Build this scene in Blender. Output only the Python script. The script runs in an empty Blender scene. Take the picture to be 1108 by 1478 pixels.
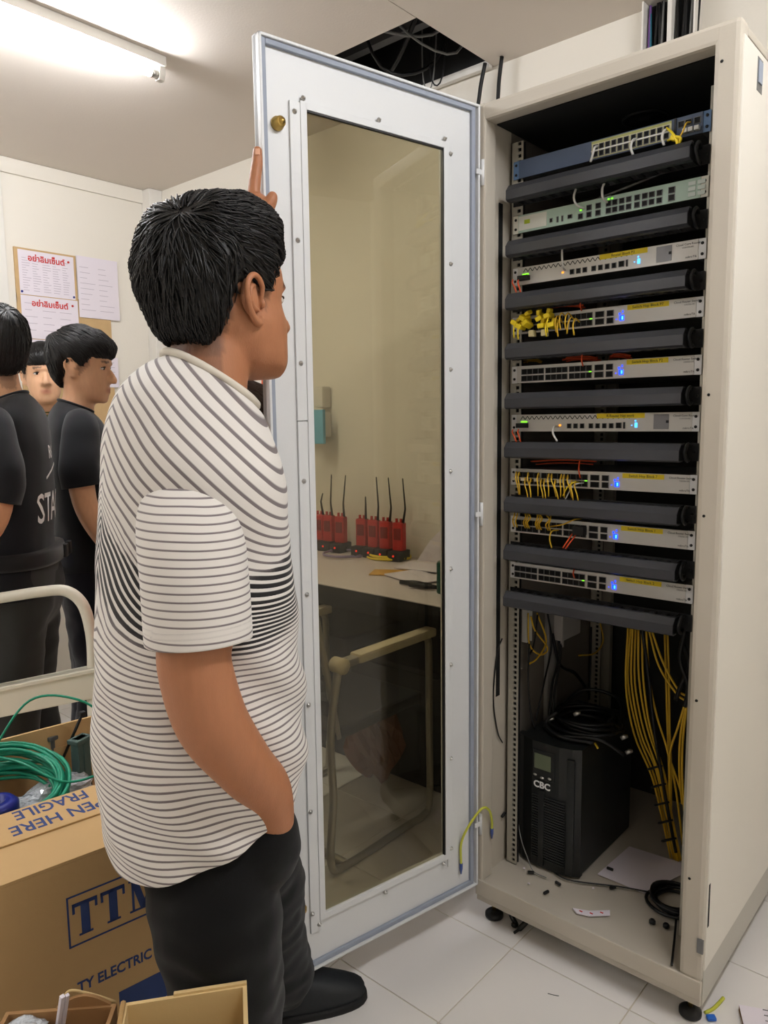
import bpy, bmesh, math, random
import numpy as np
from mathutils import Vector, Matrix, noise
from mathutils.bvhtree import BVHTree

random.seed(7)
SC = bpy.context.scene
COL = SC.collection
PI = math.pi

# ------------------------------------------------------------------ camera
CAM = np.array([1.08503, -1.60426, 1.3765])
YAW, PITCH, ROLL, FPX = -0.71927, -0.12176, -0.01254, 1081.546
def cam_rows():
    f = np.array([math.sin(YAW)*math.cos(PITCH), math.cos(YAW)*math.cos(PITCH), math.sin(PITCH)])
    r = np.cross(f, [0, 0, 1]); r /= np.linalg.norm(r); u = np.cross(r, f)
    c, s = math.cos(ROLL), math.sin(ROLL)
    return np.array([c*r + s*u, -s*r + c*u, f])
RW = cam_rows()
cam_data = bpy.data.cameras.new('camera')
cam = bpy.data.objects.new('camera', cam_data)
COL.objects.link(cam)
cam_data.sensor_fit = 'VERTICAL'
cam_data.sensor_height = 36.0
cam_data.sensor_width = 27.0
cam_data.lens = FPX/1478*36.0
cam_data.clip_start = 0.05
m = Matrix.Identity(4)
for i in range(3):
    m[i][0] = RW[0][i]; m[i][1] = RW[1][i]; m[i][2] = -RW[2][i]; m[i][3] = CAM[i]
cam.matrix_world = m
SC.camera = cam

# ------------------------------------------------------------------ world, exposure
w = bpy.data.worlds.new('world'); SC.world = w
w.use_nodes = True
w.node_tree.nodes['Background'].inputs[0].default_value = (0.9, 0.95, 1.0, 1)
w.node_tree.nodes['Background'].inputs[1].default_value = 0.03
vs = SC.view_settings
vs.view_transform = 'Standard'; vs.look = 'None'; vs.exposure = 0.0; vs.gamma = 1.0
vs.use_curve_mapping = False
TUBE_POWER = 185.0          # emission strength of the fluorescent tubes

# photograph measurements: a pixel of the 1108 x 1478 frame turned into a point on a plane of the room
def ray(u, v):
    return RW.T @ np.array([(u - 554)/FPX, (739 - v)/FPX, 1.0])
def on(u, v, ax, val):
    d = ray(u, v); t = (val - CAM[ax])/d[ax]
    return Vector(CAM + t*d)
def at(u, v, depth):
    return Vector(CAM + ray(u, v)*depth)

# ------------------------------------------------------------------ materials
def lin(c):
    return tuple(((x/255)/12.92 if x/255 <= .04045 else ((x/255 + .055)/1.055)**2.4) for x in c)
MATS = {}
def mat(name, rgb, rough=.5, metal=0.0, var=0.0, vscale=8.0, bump=0.0, bscale=60.0, emit=0.0, trans=0.0, ior=1.45, coat=0.0, spec=.5, sheen=0.0, stretch=None, emitcol=None):
    if name in MATS: return MATS[name]
    mt = bpy.data.materials.new(name); mt.use_nodes = True
    nt = mt.node_tree; b = nt.nodes['Principled BSDF']
    c = lin(rgb)
    b.inputs['Base Color'].default_value = (*c, 1)
    b.inputs['Roughness'].default_value = rough
    b.inputs['Metallic'].default_value = metal
    b.inputs['IOR'].default_value = ior
    b.inputs['Specular IOR Level'].default_value = spec
    b.inputs['Coat Weight'].default_value = coat
    if sheen: b.inputs['Sheen Weight'].default_value = sheen
    if trans: b.inputs['Transmission Weight'].default_value = trans
    if emit:
        b.inputs['Emission Color'].default_value = (*lin(emitcol or rgb), 1)
        b.inputs['Emission Strength'].default_value = emit
    if var or bump:
        tc = nt.nodes.new('ShaderNodeTexCoord')
        mp = nt.nodes.new('ShaderNodeMapping')
        nt.links.new(tc.outputs['Object'], mp.inputs['Vector'])
        if stretch: mp.inputs['Scale'].default_value = stretch
    if var:
        n = nt.nodes.new('ShaderNodeTexNoise'); n.inputs['Scale'].default_value = vscale; n.inputs['Detail'].default_value = 5
        nt.links.new(mp.outputs[0], n.inputs['Vector'])
        mx = nt.nodes.new('ShaderNodeMix'); mx.data_type = 'RGBA'
        mx.inputs[6].default_value = (*[x*(1 - var) for x in c], 1)
        mx.inputs[7].default_value = (*[min(1, x*(1 + var)) for x in c], 1)
        nt.links.new(n.outputs['Fac'], mx.inputs[0]); nt.links.new(mx.outputs[2], b.inputs['Base Color'])
    if bump:
        n2 = nt.nodes.new('ShaderNodeTexNoise'); n2.inputs['Scale'].default_value = bscale; n2.inputs['Detail'].default_value = 6
        nt.links.new(mp.outputs[0], n2.inputs['Vector'])
        bp = nt.nodes.new('ShaderNodeBump'); bp.inputs['Strength'].default_value = bump; bp.inputs['Distance'].default_value = .01
        nt.links.new(n2.outputs['Fac'], bp.inputs['Height']); nt.links.new(bp.outputs[0], b.inputs['Normal'])
    MATS[name] = mt
    return mt

M_WALL = mat('painted_wall', (232, 226, 214), .75, var=.03, vscale=2, bump=.05, bscale=90)
M_CEIL = mat('ceiling_board', (222, 213, 202), .85, var=.03, vscale=1.5, bump=.06, bscale=120)
M_TRIM = mat('white_trim', (228, 224, 216), .55, var=.03)
M_TILE = mat('white_tile', (232, 228, 224), .22, var=.03, vscale=3, coat=.2)
M_GROUT = mat('tile_grout', (204, 195, 176), .9, var=.08, vscale=20)
M_RACK = mat('rack_paint', (190, 182, 168), .45, var=.02, vscale=6, bump=.04, bscale=300)
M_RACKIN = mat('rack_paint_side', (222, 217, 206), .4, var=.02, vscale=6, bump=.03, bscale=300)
M_DOOR = mat('door_paint', (216, 217, 217), .4, var=.015, vscale=6, bump=.03, bscale=300)
M_GASKET = mat('gasket_rubber', (150, 157, 170), .7, var=.05, vscale=20)
M_BLACK = mat('black_plastic', (22, 23, 25), .5, var=.1, vscale=20)
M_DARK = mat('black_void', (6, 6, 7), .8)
M_DUCT = mat('duct_plastic', (52, 53, 57), .40, var=.06, vscale=14, bump=.03, bscale=200)
M_DUCTIN = mat('duct_inside', (24, 24, 26), .6)
M_ZINC = mat('zinc_rail', (176, 172, 160), .45, metal=.35, var=.06, vscale=14)
M_STEEL = mat('screw_steel', (190, 188, 184), .3, metal=.9)
M_BRASS = mat('brass', (200, 168, 96), .28, metal=1.0)
M_SWITCH = mat('switch_face', (214, 211, 205), .4, metal=.1, var=.03, vscale=20)
M_SWITCHEAR = mat('switch_ear', (232, 232, 232), .35)
M_CHASSIS = mat('chassis_metal', (120, 120, 120), .45, metal=.5)
M_YTAPE = mat('yellow_tape', (240, 214, 40), .6, var=.04, vscale=30)
M_INK = mat('dark_ink', (40, 40, 44), .7)
M_GINK = mat('grey_ink', (110, 108, 106), .7)
M_PRINT = mat('white_print', (232, 232, 232), .6)
M_REDINK = mat('red_ink', (196, 52, 48), .7)
M_BLUEINK = mat('blue_ink', (44, 66, 122), .7, var=.1, vscale=60)
M_YCABLE = mat('yellow_cable', (222, 178, 46), .45)
M_YCABLE2 = mat('bright_yellow_cable', (240, 212, 40), .45)
M_OCABLE = mat('orange_fibre', (224, 84, 40), .45)
M_WCABLE = mat('white_cable', (214, 212, 206), .45)
M_GCABLE = mat('grey_cable', (120, 120, 118), .5)
M_BCABLE = mat('black_cable', (14, 14, 15), .4)
M_GREENC = mat('green_cable', (18, 140, 108), .4)
M_GREENY = mat('green_yellow_wire', (196, 198, 70), .5)
M_BLUEP = mat('blue_plastic', (24, 36, 130), .4)
M_CARD = mat('cardboard', (202, 168, 118), .85, var=.07, vscale=9, bump=.08, bscale=40)
M_CARD2 = mat('cardboard_pale', (206, 178, 126), .85, var=.06, vscale=9, bump=.08, bscale=40)
M_CARDD = mat('cardboard_dark', (150, 112, 70), .85, var=.1, vscale=9, bump=.08, bscale=40)
M_CARDE = mat('cardboard_edge', (176, 140, 88), .9, var=.12, vscale=80)
M_PAPER = mat('paper', (228, 220, 228), .8, var=.02, vscale=10)
M_CREAM = mat('cream_enamel', (226, 222, 206), .35)
M_BEIGE = mat('beige_enamel', (214, 202, 170), .4)
M_CHROME = mat('chrome_tube', (170, 165, 155), .3, metal=.6)
M_TABLE = mat('table_laminate', (220, 210, 208), .4, var=.02)
M_WOODB = mat('notice_board', (196, 164, 118), .8, var=.1, vscale=30, bump=.1, bscale=200)
M_BUBBLE = mat('bubble_wrap', (228, 234, 240), .15, var=.1, vscale=60, bump=1.0, bscale=70, trans=.25, coat=.5)
M_GREYP = mat('grey_plastic', (92, 96, 96), .5)
M_REDP = mat('red_plastic', (190, 40, 36), .45)

# tinted glass for the rack door: smoky brown sheet that lets the room behind show through and mirrors faintly
def glass_mat():
    mt = bpy.data.materials.new('smoked_glass'); mt.use_nodes = True
    nt = mt.node_tree; nt.nodes.clear()
    out = nt.nodes.new('ShaderNodeOutputMaterial')
    # both faces of the 4 mm sheet tint the light once, so each carries half of the smoke colour
    tr = nt.nodes.new('ShaderNodeBsdfTransparent'); tr.inputs[0].default_value = (.712, .680, .562, 1)
    gl = nt.nodes.new('ShaderNodeBsdfGlossy'); gl.inputs[0].default_value = (1, 1, 1, 1); gl.inputs[1].default_value = .015
    lw = nt.nodes.new('ShaderNodeLayerWeight'); lw.inputs[0].default_value = .5
    pw = nt.nodes.new('ShaderNodeMath'); pw.operation = 'POWER'; pw.inputs[1].default_value = 5
    ma = nt.nodes.new('ShaderNodeMath'); ma.operation = 'MULTIPLY_ADD'; ma.inputs[1].default_value = .92; ma.inputs[2].default_value = .04
    mx = nt.nodes.new('ShaderNodeMixShader')
    nt.links.new(lw.outputs['Facing'], pw.inputs[0]); nt.links.new(pw.outputs[0], ma.inputs[0])
    nt.links.new(ma.outputs[0], mx.inputs[0]); nt.links.new(tr.outputs[0], mx.inputs[1]); nt.links.new(gl.outputs[0], mx.inputs[2])
    nt.links.new(mx.outputs[0], out.inputs[0])
    return mt
M_GLASS = glass_mat()

def emis(name, rgb, s):
    return mat(name, rgb, .4, emit=s)
M_LEDB = emis('blue_display', (16, 56, 255), 3.5)
M_LEDC = emis('cyan_display', (70, 170, 255), 2.5)
M_LEDG = emis('green_led', (120, 230, 40), 2.0)
M_LEDA = emis('amber_led', (255, 150, 40), 2.0)
M_LEDR = emis('red_led', (255, 60, 40), 1.2)

# ------------------------------------------------------------------ mesh helpers
def tag(o, label=None, cat=None, group=None, kind=None):
    if label: o['label'] = label
    if cat: o['category'] = cat
    if group: o['group'] = group
    if kind: o['kind'] = kind
    return o
def empty(name, loc=(0, 0, 0), rz=0, label=None, cat=None, group=None, kind=None, parent=None):
    o = bpy.data.objects.new(name, None); COL.objects.link(o)
    o.location = loc; o.rotation_euler = (0, 0, rz); o.empty_display_size = .05
    if parent: o.parent = parent
    return tag(o, label, cat, group, kind)
def link_mesh(name, me, parent=None, loc=None, rot=None):
    o = bpy.data.objects.new(name, me); COL.objects.link(o)
    if parent: o.parent = parent
    if loc is not None: o.location = loc
    if rot is not None: o.rotation_euler = rot
    return o
def catmull(P, k):
    P = [Vector(p) for p in P]
    if len(P) < 3: 
        return [P[0].lerp(P[1], i/k) for i in range(k + 1)]
    out = []
    for i in range(len(P) - 1):
        p0 = P[i - 1] if i else P[0]*2 - P[1]
        p1, p2 = P[i], P[i + 1]
        p3 = P[i + 2] if i + 2 < len(P) else P[-1]*2 - P[-2]
        for j in range(k):
            t = j/k
            out.append(.5*((2*p1) + (p2 - p0)*t + (2*p0 - 5*p1 + 4*p2 - p3)*t*t + (3*p1 - p0 - 3*p2 + p3)*t**3))
    out.append(P[-1])
    return out
def catf(vals, k):
    v = [Vector(x + (0,)*(0)) if not isinstance(x, (int, float)) else x for x in vals]
    out = []
    n = len(vals)
    A = np.array(vals, float)
    for i in range(n - 1):
        p0 = A[i - 1] if i else 2*A[0] - A[1]
        p1, p2 = A[i], A[i + 1]
        p3 = A[i + 2] if i + 2 < n else 2*A[-1] - A[-2]
        for j in range(k):
            t = j/k
            out.append(.5*(2*p1 + (p2 - p0)*t + (2*p0 - 5*p1 + 4*p2 - p3)*t*t + (3*p1 - p0 - 3*p2 + p3)*t**3))
    out.append(A[-1])
    return out

class MB:
    def __init__(s): s.v = []; s.f = []; s.mi = []; s.m = 0; s.sm = []; s.smooth = False
    def add(s, V, F):
        o = len(s.v); s.v += [tuple(x) for x in V]
        for f in F: s.f.append(tuple(i + o for i in f)); s.mi.append(s.m); s.sm.append(s.smooth)
        return s
    def box(s, a, b, bev=0):
        x0, y0, z0 = a; x1, y1, z1 = b
        if bev <= 0:
            V = [(x0, y0, z0), (x1, y0, z0), (x1, y1, z0), (x0, y1, z0), (x0, y0, z1), (x1, y0, z1), (x1, y1, z1), (x0, y1, z1)]
            return s.add(V, [(0, 3, 2, 1), (4, 5, 6, 7), (0, 1, 5, 4), (1, 2, 6, 5), (2, 3, 7, 6), (3, 0, 4, 7)])
        bm = bmesh.new(); bmesh.ops.create_cube(bm, size=1)
        for v in bm.verts:
            v.co = Vector(((x0 + x1)/2 + v.co.x*(x1 - x0), (y0 + y1)/2 + v.co.y*(y1 - y0), (z0 + z1)/2 + v.co.z*(z1 - z0)))
        bmesh.ops.bevel(bm, geom=bm.edges[:], offset=bev, segments=2, profile=.6, affect='EDGES', clamp_overlap=True)
        bm.verts.index_update()
        V = [tuple(v.co) for v in bm.verts]; F = [tuple(v.index for v in f.verts) for f in bm.faces]
        bm.free()
        return s.add(V, F)
    def obox(s, c, size, M, bev=0):
        # box with own axes: M is a 3x3
        t = MB(); t.box([-x/2 for x in size], [x/2 for x in size], bev)
        c = Vector(c)
        return s.add([c + M @ Vector(v) for v in t.v], t.f)
    def tube(s, pts, r, n=8, cap=True, closed=False):
        pts = [Vector(p) for p in pts]; k = len(pts)
        rs = [r]*k if isinstance(r, (int, float)) else list(r)
        old = s.smooth; s.smooth = True
        V = []; F = []
        up = None
        for i, p in enumerate(pts):
            if closed: d = pts[(i + 1) % k] - pts[i - 1]
            else: d = pts[min(i + 1, k - 1)] - pts[max(i - 1, 0)]
            if d.length < 1e-9: d = Vector((0, 0, 1))
            d.normalize()
            if up is None:
                up = Vector((0, 0, 1)) if abs(d.z) < .9 else Vector((1, 0, 0))
            a = up - d*up.dot(d)
            if a.length < 1e-6: a = d.orthogonal()
            a.normalize(); b = d.cross(a); up = a
            for j in range(n):
                t = 2*PI*j/n
                V.append(p + (a*math.cos(t) + b*math.sin(t))*rs[i])
        m_ = k if closed else k - 1
        for i in range(m_):
            for j in range(n):
                i2 = (i + 1) % k
                F.append((i*n + j, i*n + (j + 1) % n, i2*n + (j + 1) % n, i2*n + j))
        if cap and not closed:
            F.append(tuple(reversed(range(n)))); F.append(tuple((k - 1)*n + j for j in range(n)))
        s.add(V, F); s.smooth = old
        return s
    def cyl(s, a, b, r, n=12, r2=None):
        a, b = Vector(a), Vector(b)
        return s.tube([a, a.lerp(b, .5), b], [r, (r + (r2 if r2 is not None else r))/2, r2 if r2 is not None else r], n)
    def lathe(s, prof, c=(0, 0, 0), n=16, axis='z'):
        c = Vector(c); V = []; F = []; old = s.smooth; s.smooth = True
        for r, h in prof:
            for j in range(n):
                t = 2*PI*j/n; x, y = r*math.cos(t), r*math.sin(t)
                V.append(c + (Vector((x, y, h)) if axis == 'z' else Vector((x, h, y)) if axis == 'y' else Vector((h, x, y))))
        for i in range(len(prof) - 1):
            for j in range(n): F.append((i*n + j, i*n + (j + 1) % n, (i + 1)*n + (j + 1) % n, (i + 1)*n + j))
        F.append(tuple(reversed(range(n)))); F.append(tuple((len(prof) - 1)*n + j for j in range(n)))
        s.add(V, F); s.smooth = old
        return s
    def loft(s, rings, cap=True):
        n = len(rings[0]); V = [p for r in rings for p in r]; F = []
        old = s.smooth; s.smooth = True
        for i in range(len(rings) - 1):
            for j in range(n): F.append((i*n + j, i*n + (j + 1) % n, (i + 1)*n + (j + 1) % n, (i + 1)*n + j))
        if cap: F.append(tuple(reversed(range(n)))); F.append(tuple((len(rings) - 1)*n + j for j in range(n)))
        s.add(V, F); s.smooth = old
        return s
    def prism(s, poly, a, b, axis='x'):
        # poly: list of 2D points; extruded along axis from a to b
        def P(q, h):
            return (h, q[0], q[1]) if axis == 'x' else (q[0], h, q[1]) if axis == 'y' else (q[0], q[1], h)
        n = len(poly); V = [P(q, a) for q in poly] + [P(q, b) for q in poly]
        F = [tuple(range(n)), tuple(reversed(range(n, 2*n)))] + [(i, i + n, (i + 1) % n + n, (i + 1) % n) for i in range(n)]
        return s.add(V, F)
    def sphere(s, c, r, n=12, sc=(1, 1, 1)):
        c = Vector(c); old = s.smooth; s.smooth = True
        V = []; F = []; k = n//2
        for i in range(1, k):
            t = PI*i/k
            for j in range(n):
                a = 2*PI*j/n
                V.append(c + Vector((r*sc[0]*math.sin(t)*math.cos(a), r*sc[1]*math.sin(t)*math.sin(a), r*sc[2]*math.cos(t))))
        top, bot = len(V), len(V) + 1
        V += [c + Vector((0, 0, r*sc[2])), c - Vector((0, 0, r*sc[2]))]
        for i in range(k - 2):
            for j in range(n): F.append((i*n + j, (i + 1)*n + j, (i + 1)*n + (j + 1) % n, i*n + (j + 1) % n))
        for j in range(n):
            F.append((top, j, (j + 1) % n)); F.append((bot, (k - 2)*n + (j + 1) % n, (k - 2)*n + j))
        s.add(V, F); s.smooth = old
        return s
    def mesh(s, name, mats):
        me = bpy.data.meshes.new(name); me.from_pydata([tuple(v) for v in s.v], [], s.f); 
        for mt in (mats if isinstance(mats, (list, tuple)) else [mats]): me.materials.append(mt)
        me.polygons.foreach_set('material_index', s.mi)
        me.polygons.foreach_set('use_smooth', s.sm)
        bm = bmesh.new(); bm.from_mesh(me); bmesh.ops.recalc_face_normals(bm, faces=bm.faces[:]); bm.to_mesh(me); bm.free()
        me.update()
        return me
    def build(s, name, mats, parent=None, loc=None, rot=None):
        return link_mesh(name, s.mesh(name, mats), parent, loc, rot)

def part(name, mt, parent, a, b, bev=0):
    return MB().box(a, b, bev).build(name, mt, parent)
def text(name, body, size, mt, loc, rot, parent=None, align='LEFT', ext=.0003, xs=1.0, bold=0.0):
    cu = bpy.data.curves.new(name, 'FONT'); cu.body = body; cu.size = size; cu.extrude = ext; cu.align_x = align; cu.align_y = 'BOTTOM_BASELINE'
    cu.offset = bold; cu.resolution_u = 3
    t_ = bpy.data.objects.new(name, cu)
    me = bpy.data.meshes.new_from_object(t_); me.name = name
    bpy.data.objects.remove(t_)
    me.materials.clear(); me.materials.append(mt)
    o = bpy.data.objects.new(name, me); COL.objects.link(o)
    o.location = loc; o.rotation_euler = rot; o.scale = (xs, 1, 1)
    if parent: o.parent = parent
    return o
def cable(name, pts, r, mt, label=None, cat='cable', group=None, parent=None, k=5, n=6):
    o = MB().tube(catmull(pts, k), r, n).build(name, mt, parent)
    return tag(o, label, cat if label else None, group)
def coil(c, R0, turns, r, mt, name, jz=.01, jr=.01, seed=1, n=28, sides=6, tilt=None, squash=1.0):
    rnd = random.Random(seed); pts = []
    for i in range(int(turns*n)):
        t = 2*PI*i/n; k = i//n
        a = .5 + .5*math.sin(i*.7/n + k*1.7)
        pts.append(Vector(((R0 + jr*(a - .5)*2 + .3*jr*math.sin(3*t + k))*math.cos(t), (R0 + jr*(a - .5)*2)*math.sin(t)*squash, r + jz*(.5 + .5*math.sin(2.1*k + t*.5)))))
    if tilt is not None: pts = [tilt @ p for p in pts]
    c = Vector(c)
    return MB().tube([c + p for p in pts], r, sides)
# ------------------------------------------------------------------ the room
XL, XR, YB, YF, HC = -2.9, 2.7, 0.955, -3.7, 2.7
HX0, HX1, HY0 = -1.18, -0.575, 0.485      # opened ceiling panel
# floor with tiles
fl = tag(part('floor', M_GROUT, None, (XL - .1, YF - .1, -.12), (XR + .1, YB + .1, -.0025)), 'floor of white square tiles with pale brown grout lines', None, None, 'structure')
TP = .3175
tile_me = MB().box((.0016, .0016, -.010), (TP - .0016, TP - .0016, 0), .0012).mesh('tile', M_TILE)
ix0 = math.floor((XL + .183)/TP)
xs_ = [-.183 + TP*i for i in range(ix0, 40)]
ys_ = [-.0335 + TP*j for j in range(-13, 5)]
for X in xs_:
    if X > XR - .02: break
    for Y in ys_:
        if Y > YB - .02 or Y < YF - .2: continue
        link_mesh('tile', tile_me, fl, (X, Y, 0))
# walls
def wall(name, a, b, label):
    return tag(part(name, M_WALL, None, a, b), label, None, None, 'structure')
wall('wall_back', (XL - .1, YB, 0), (XR + .1, YB + .1, HC), 'cream painted wall behind the rack')
wall('wall_left', (XL - .1, YF, 0), (XL, YB, HC), 'cream painted wall with the notice board')
wall('wall_right', (XR, YF, 0), (XR + .1, YB, HC), 'cream painted wall on the right of the room')
wall('wall_front', (XL - .1, YF - .1, 0), (XR + .1, YF, HC), 'cream painted wall behind the viewer')
tag(part('trim_1', M_TRIM, None, (XL + .0005, YB - .085, 0), (XL + .08, YB - .0005, HC - .001), .004), 'narrow boxed pillar in the room corner', None, None, 'structure')
tag(part('trim_2', M_TRIM, None, (XL + .0005, .03, 0), (XL + .012, .085, HC - .001), .002), 'flat white vertical strip on the notice board wall', None, None, 'structure')
tag(part('trim_3', M_WALL, None, (XL + .0005, YF, HC - .075), (XL + .016, YB - .0855, HC - .001), .003), 'plain cornice strip along the top of the notice board wall', None, None, 'structure')
# ceiling: two boards meeting at a seam, one of them with a square opening
ce = empty('ceiling', (0, 0, HC), kind='structure', label='flat grey beige ceiling with an opened square hatch')
SEAM = HX1
b = MB()
b.box((XL - .1, YF - .1, 0), (HX0, YB + .1, .015)).box((HX0, YF - .1, 0), (SEAM - .0015, HY0, .015))
b.box((HX0, YB - .012, .0), (SEAM - .0015, YB + .1, .012))
b.build('ceiling_board', M_CEIL, ce)
MB().box((SEAM + .0015, YF - .1, 0), (XR + .1, YB + .1, .015)).build('ceiling_board', M_CEIL, ce)
b = MB()
b.box((HX0 - .6, YB - .03, .013), (HX1 + .6, YB + .1, .6)).box((HX0 - .6, HY0 - .7, .55), (HX1 + .6, YB + .1, .6))
b.box((HX0 - .65, HY0 - .7, .016), (HX0 - .6, YB + .1, .6)).box((HX1 + .6, HY0 - .7, .016), (HX1 + .65, YB + .1, .6)).box((HX0 - .65, HY0 - .75, .016), (HX1 + .65, HY0 - .7, .6))
b.build('ceiling_void', M_DARK, ce)
MB().box((HX0, YB - .035, -.012), (HX1, YB - .012, .014), .002).build('wall_angle', M_TRIM, ce)
# hatch contents: channel and cables
tag(MB().box((HX0 - .3, .78, HC + .16), (HX1 + .4, .82, HC + .20)).box((HX0 - .3, .78, HC + .2), (HX1 + .4, .784, HC + .23)).build('ceiling_channel', M_CHASSIS), 'grey metal channel crossing above the open ceiling hatch', 'metal channel')
for i, (pts, r) in enumerate([
    ([(-1.1, .7, HC + .3), (-.85, .62, HC + .1), (-.7, .8, HC + .12), (-.5, .7, HC + .3)], .006),
    ([(-1.2, .9, HC + .1), (-.95, .8, HC + .05), (-.72, .72, HC + .2), (-.45, .6, HC + .25)], .009),
    ([(-.9, .55, HC + .4), (-.8, .65, HC + .12), (-.68, .86, HC + .05), (-.62, .9, HC + .3)], .005),
    ([(-1.0, .6, HC + .35), (-.92, .7, HC + .02), (-.8, .88, HC + .06), (-.7, .9, HC + .3)], .007),
    ([(-.75, .5, HC + .5), (-.7, .55, HC + .2), (-.64, .75, HC + .14), (-.5, .9, HC + .25)], .006),
    ([(-.86, .88, HC + .3), (-.84, .86, HC - .0), (-.8, .87, HC - .01), (-.78, .88, HC + .3)], .003),
    ([(-.8, .86, HC + .3), (-.79, .84, HC + .0), (-.74, .85, HC - .02), (-.72, .88, HC + .3)], .003)]):
    cable('cable', pts, r, M_GCABLE if i in (0, 2, 5) else M_BCABLE, 'dark cable sagging inside the open ceiling hatch', 'cable', 'cables in the ceiling hatch')
for i, (u0, u1, lab) in enumerate([(700, 690, 'left of the two black cables running down the wall beside the rack top'), (724, 718, 'right of the two black cables running down the wall beside the rack top')]):
    p0 = on(u0, 96, 1, YB - .05); p1 = on(u1, 150, 1, YB - .05)
    mid = p0.lerp(p1, .5) + Vector((-.004, 0, 0))
    p0.z = HC - .002
    cable('wall_cable', [p0, p0.lerp(p1, .5) + Vector((-.003, 0, 0)), p1, p1 + (p1 - p0)*.8, p1 + (p1 - p0)*1.5 + Vector((0, 0, -.5)), p1 + (p1 - p0)*1.6 + Vector((0, 0, -1.4))], .008, M_BCABLE, lab, 'cable')

# fluorescent battens
def batten(x, y0, y1, label):
    e = empty('fluorescent_light', (x, (y0 + y1)/2, HC), label=label, cat='ceiling light', group='fluorescent battens on the ceiling')
    L = (y1 - y0)/2
    MB().box((-.031, -L, -.036), (.031, L, -.0005), .004).build('housing', M_TRIM, e)
    for s in (-1, 1):
        MB().prism([(-.02, -.036), (.02, -.036), (.02, -.062), (.012, -.08), (-.012, -.08), (-.02, -.062)], s*L, s*(L - .022), 'y').build('lamp_holder', M_TRIM, e)
    t = MB().tube([(0, -L + .022, -.062), (0, 0, -.062), (0, L - .022, -.062)], .0135, 16).build('tube', emis('fluorescent_tube', (248, 250, 255), TUBE_POWER), e)
    for s in (-1, 1):
        MB().tube([(0, s*(L - .05), -.062), (0, s*(L - .035), -.062), (0, s*(L - .021), -.062)], .0142, 16).build('tube_cap', M_STEEL, e)
    return e
batten(-1.44, -1.13, .075, 'lit fluorescent batten on the ceiling near the notice board wall')
batten(1.35, -1.13, .075, 'lit fluorescent batten on the ceiling to the right of the rack')
batten(-1.44, -3.4, -2.2, 'lit fluorescent batten on the ceiling at the far left behind the viewer')

# ------------------------------------------------------------------ server rack
W, D, Z0, ZB, ZT = .6, .78, .063, .122, 2.134
rk = empty('server_rack', (0, 0, 0), label='tall beige steel server rack with its glass door swung open', cat='server rack')
part('base', M_RACK, rk, (.001, .001, Z0), (W - .001, D, ZB), .003)
part('base_lip', M_RACK, rk, (0, -.004, Z0 + .018), (W, .004, ZB + .004), .002)
b = MB(); b.box((0, 0, ZB), (.02, .05, ZT), .005); b.build('left_post', M_RACK, rk)
b = MB(); b.box((.55, 0, ZB), (W, .05, ZT), .010); b.build('right_post', M_RACK, rk)
part('header', M_RACK, rk, (.004, .0006, 2.094), (W - .008, .05, ZT - .0006), .008)
part('roof', M_RACK, rk, (.002, .05, ZT - .02), (W - .002, D, ZT - .004), .003)
part('side_panel', mat('side_panel_shade', (112, 106, 98), .6, var=.03), rk, (.001, .14, ZB), (.007, D, ZT - .02))  # beige inner panel coloured darker, the shade of the interior is in its paint
part('post_return', M_RACK, rk, (.001, .05, ZB), (.007, .14, ZT - .02))
part('roof_shade_tray', mat('roof_shade_black', (26, 27, 26), .7), rk, (.009, .07, ZT - .032), (W - .010, D - .02, ZT - .021))  # dark tray added to blacken the shaded underside of the roof
for k_ in range(2): MB().lathe([(.055, 0), (.055, -.004), (.05, -.006), (.046, -.004), (.018, -.004), (.018, -.007), (.0, -.007)], (.30, .28 + k_*.2, ZT - .032), 24).build('fan', M_BLACK, rk)
MB().box((.01, D - .05, 1.985), (W - .012, D - .035, 1.995)).build('rear_bar', M_ZINC, rk)
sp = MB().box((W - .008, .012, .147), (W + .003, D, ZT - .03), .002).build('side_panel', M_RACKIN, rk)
# recessed latch of the side panel and its slots
b = MB(); b.box((W + .003, .100, 2.028), (W + .0036, .136, 2.092), .0002); b.build('latch_plate', M_CHASSIS, sp)
b = MB(); b.box((W + .0034, .106, 2.044), (W + .0060, .130, 2.086), .001); b.build('latch', M_GASKET, sp)
part('slot', M_DARK, sp, (W + .0028, .010 + .006, .250), (W + .0034, .022 + .004, .352))
part('panel_clip', M_CHASSIS, rk, (W - .012, -.0035, .195), (W + .002, .002, .228), .001)
part('plinth_side', mat('plinth_paint', (176, 172, 160), .3, var=.02), rk, (W - .006, .01, Z0), (W + .001, D, .146), .001)
for zz in (2.06, 1.42, 1.17, .77, .36):
    MB().cyl((.566, -.0006, zz), (.566, .004, zz), .0032, 8).build('post_hole', M_DARK, rk)
part('rear_panel', mat('rear_mesh', (34, 35, 33), .7, var=.2, vscale=40), rk, (.007, D - .012, ZB), (W - .009, D - .002, ZT - .02))
part('side_slot', M_DARK, rk, (.0068, .082, .62), (.0085, .10, 1.92))
part('wall_cover_strip', M_ZINC, rk, (.007, .70, ZB), (.055, .72, 2.05))
part('wall_cover_strip', M_ZINC, rk, (.54, .70, ZB), (.59, .72, 2.05))
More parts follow.
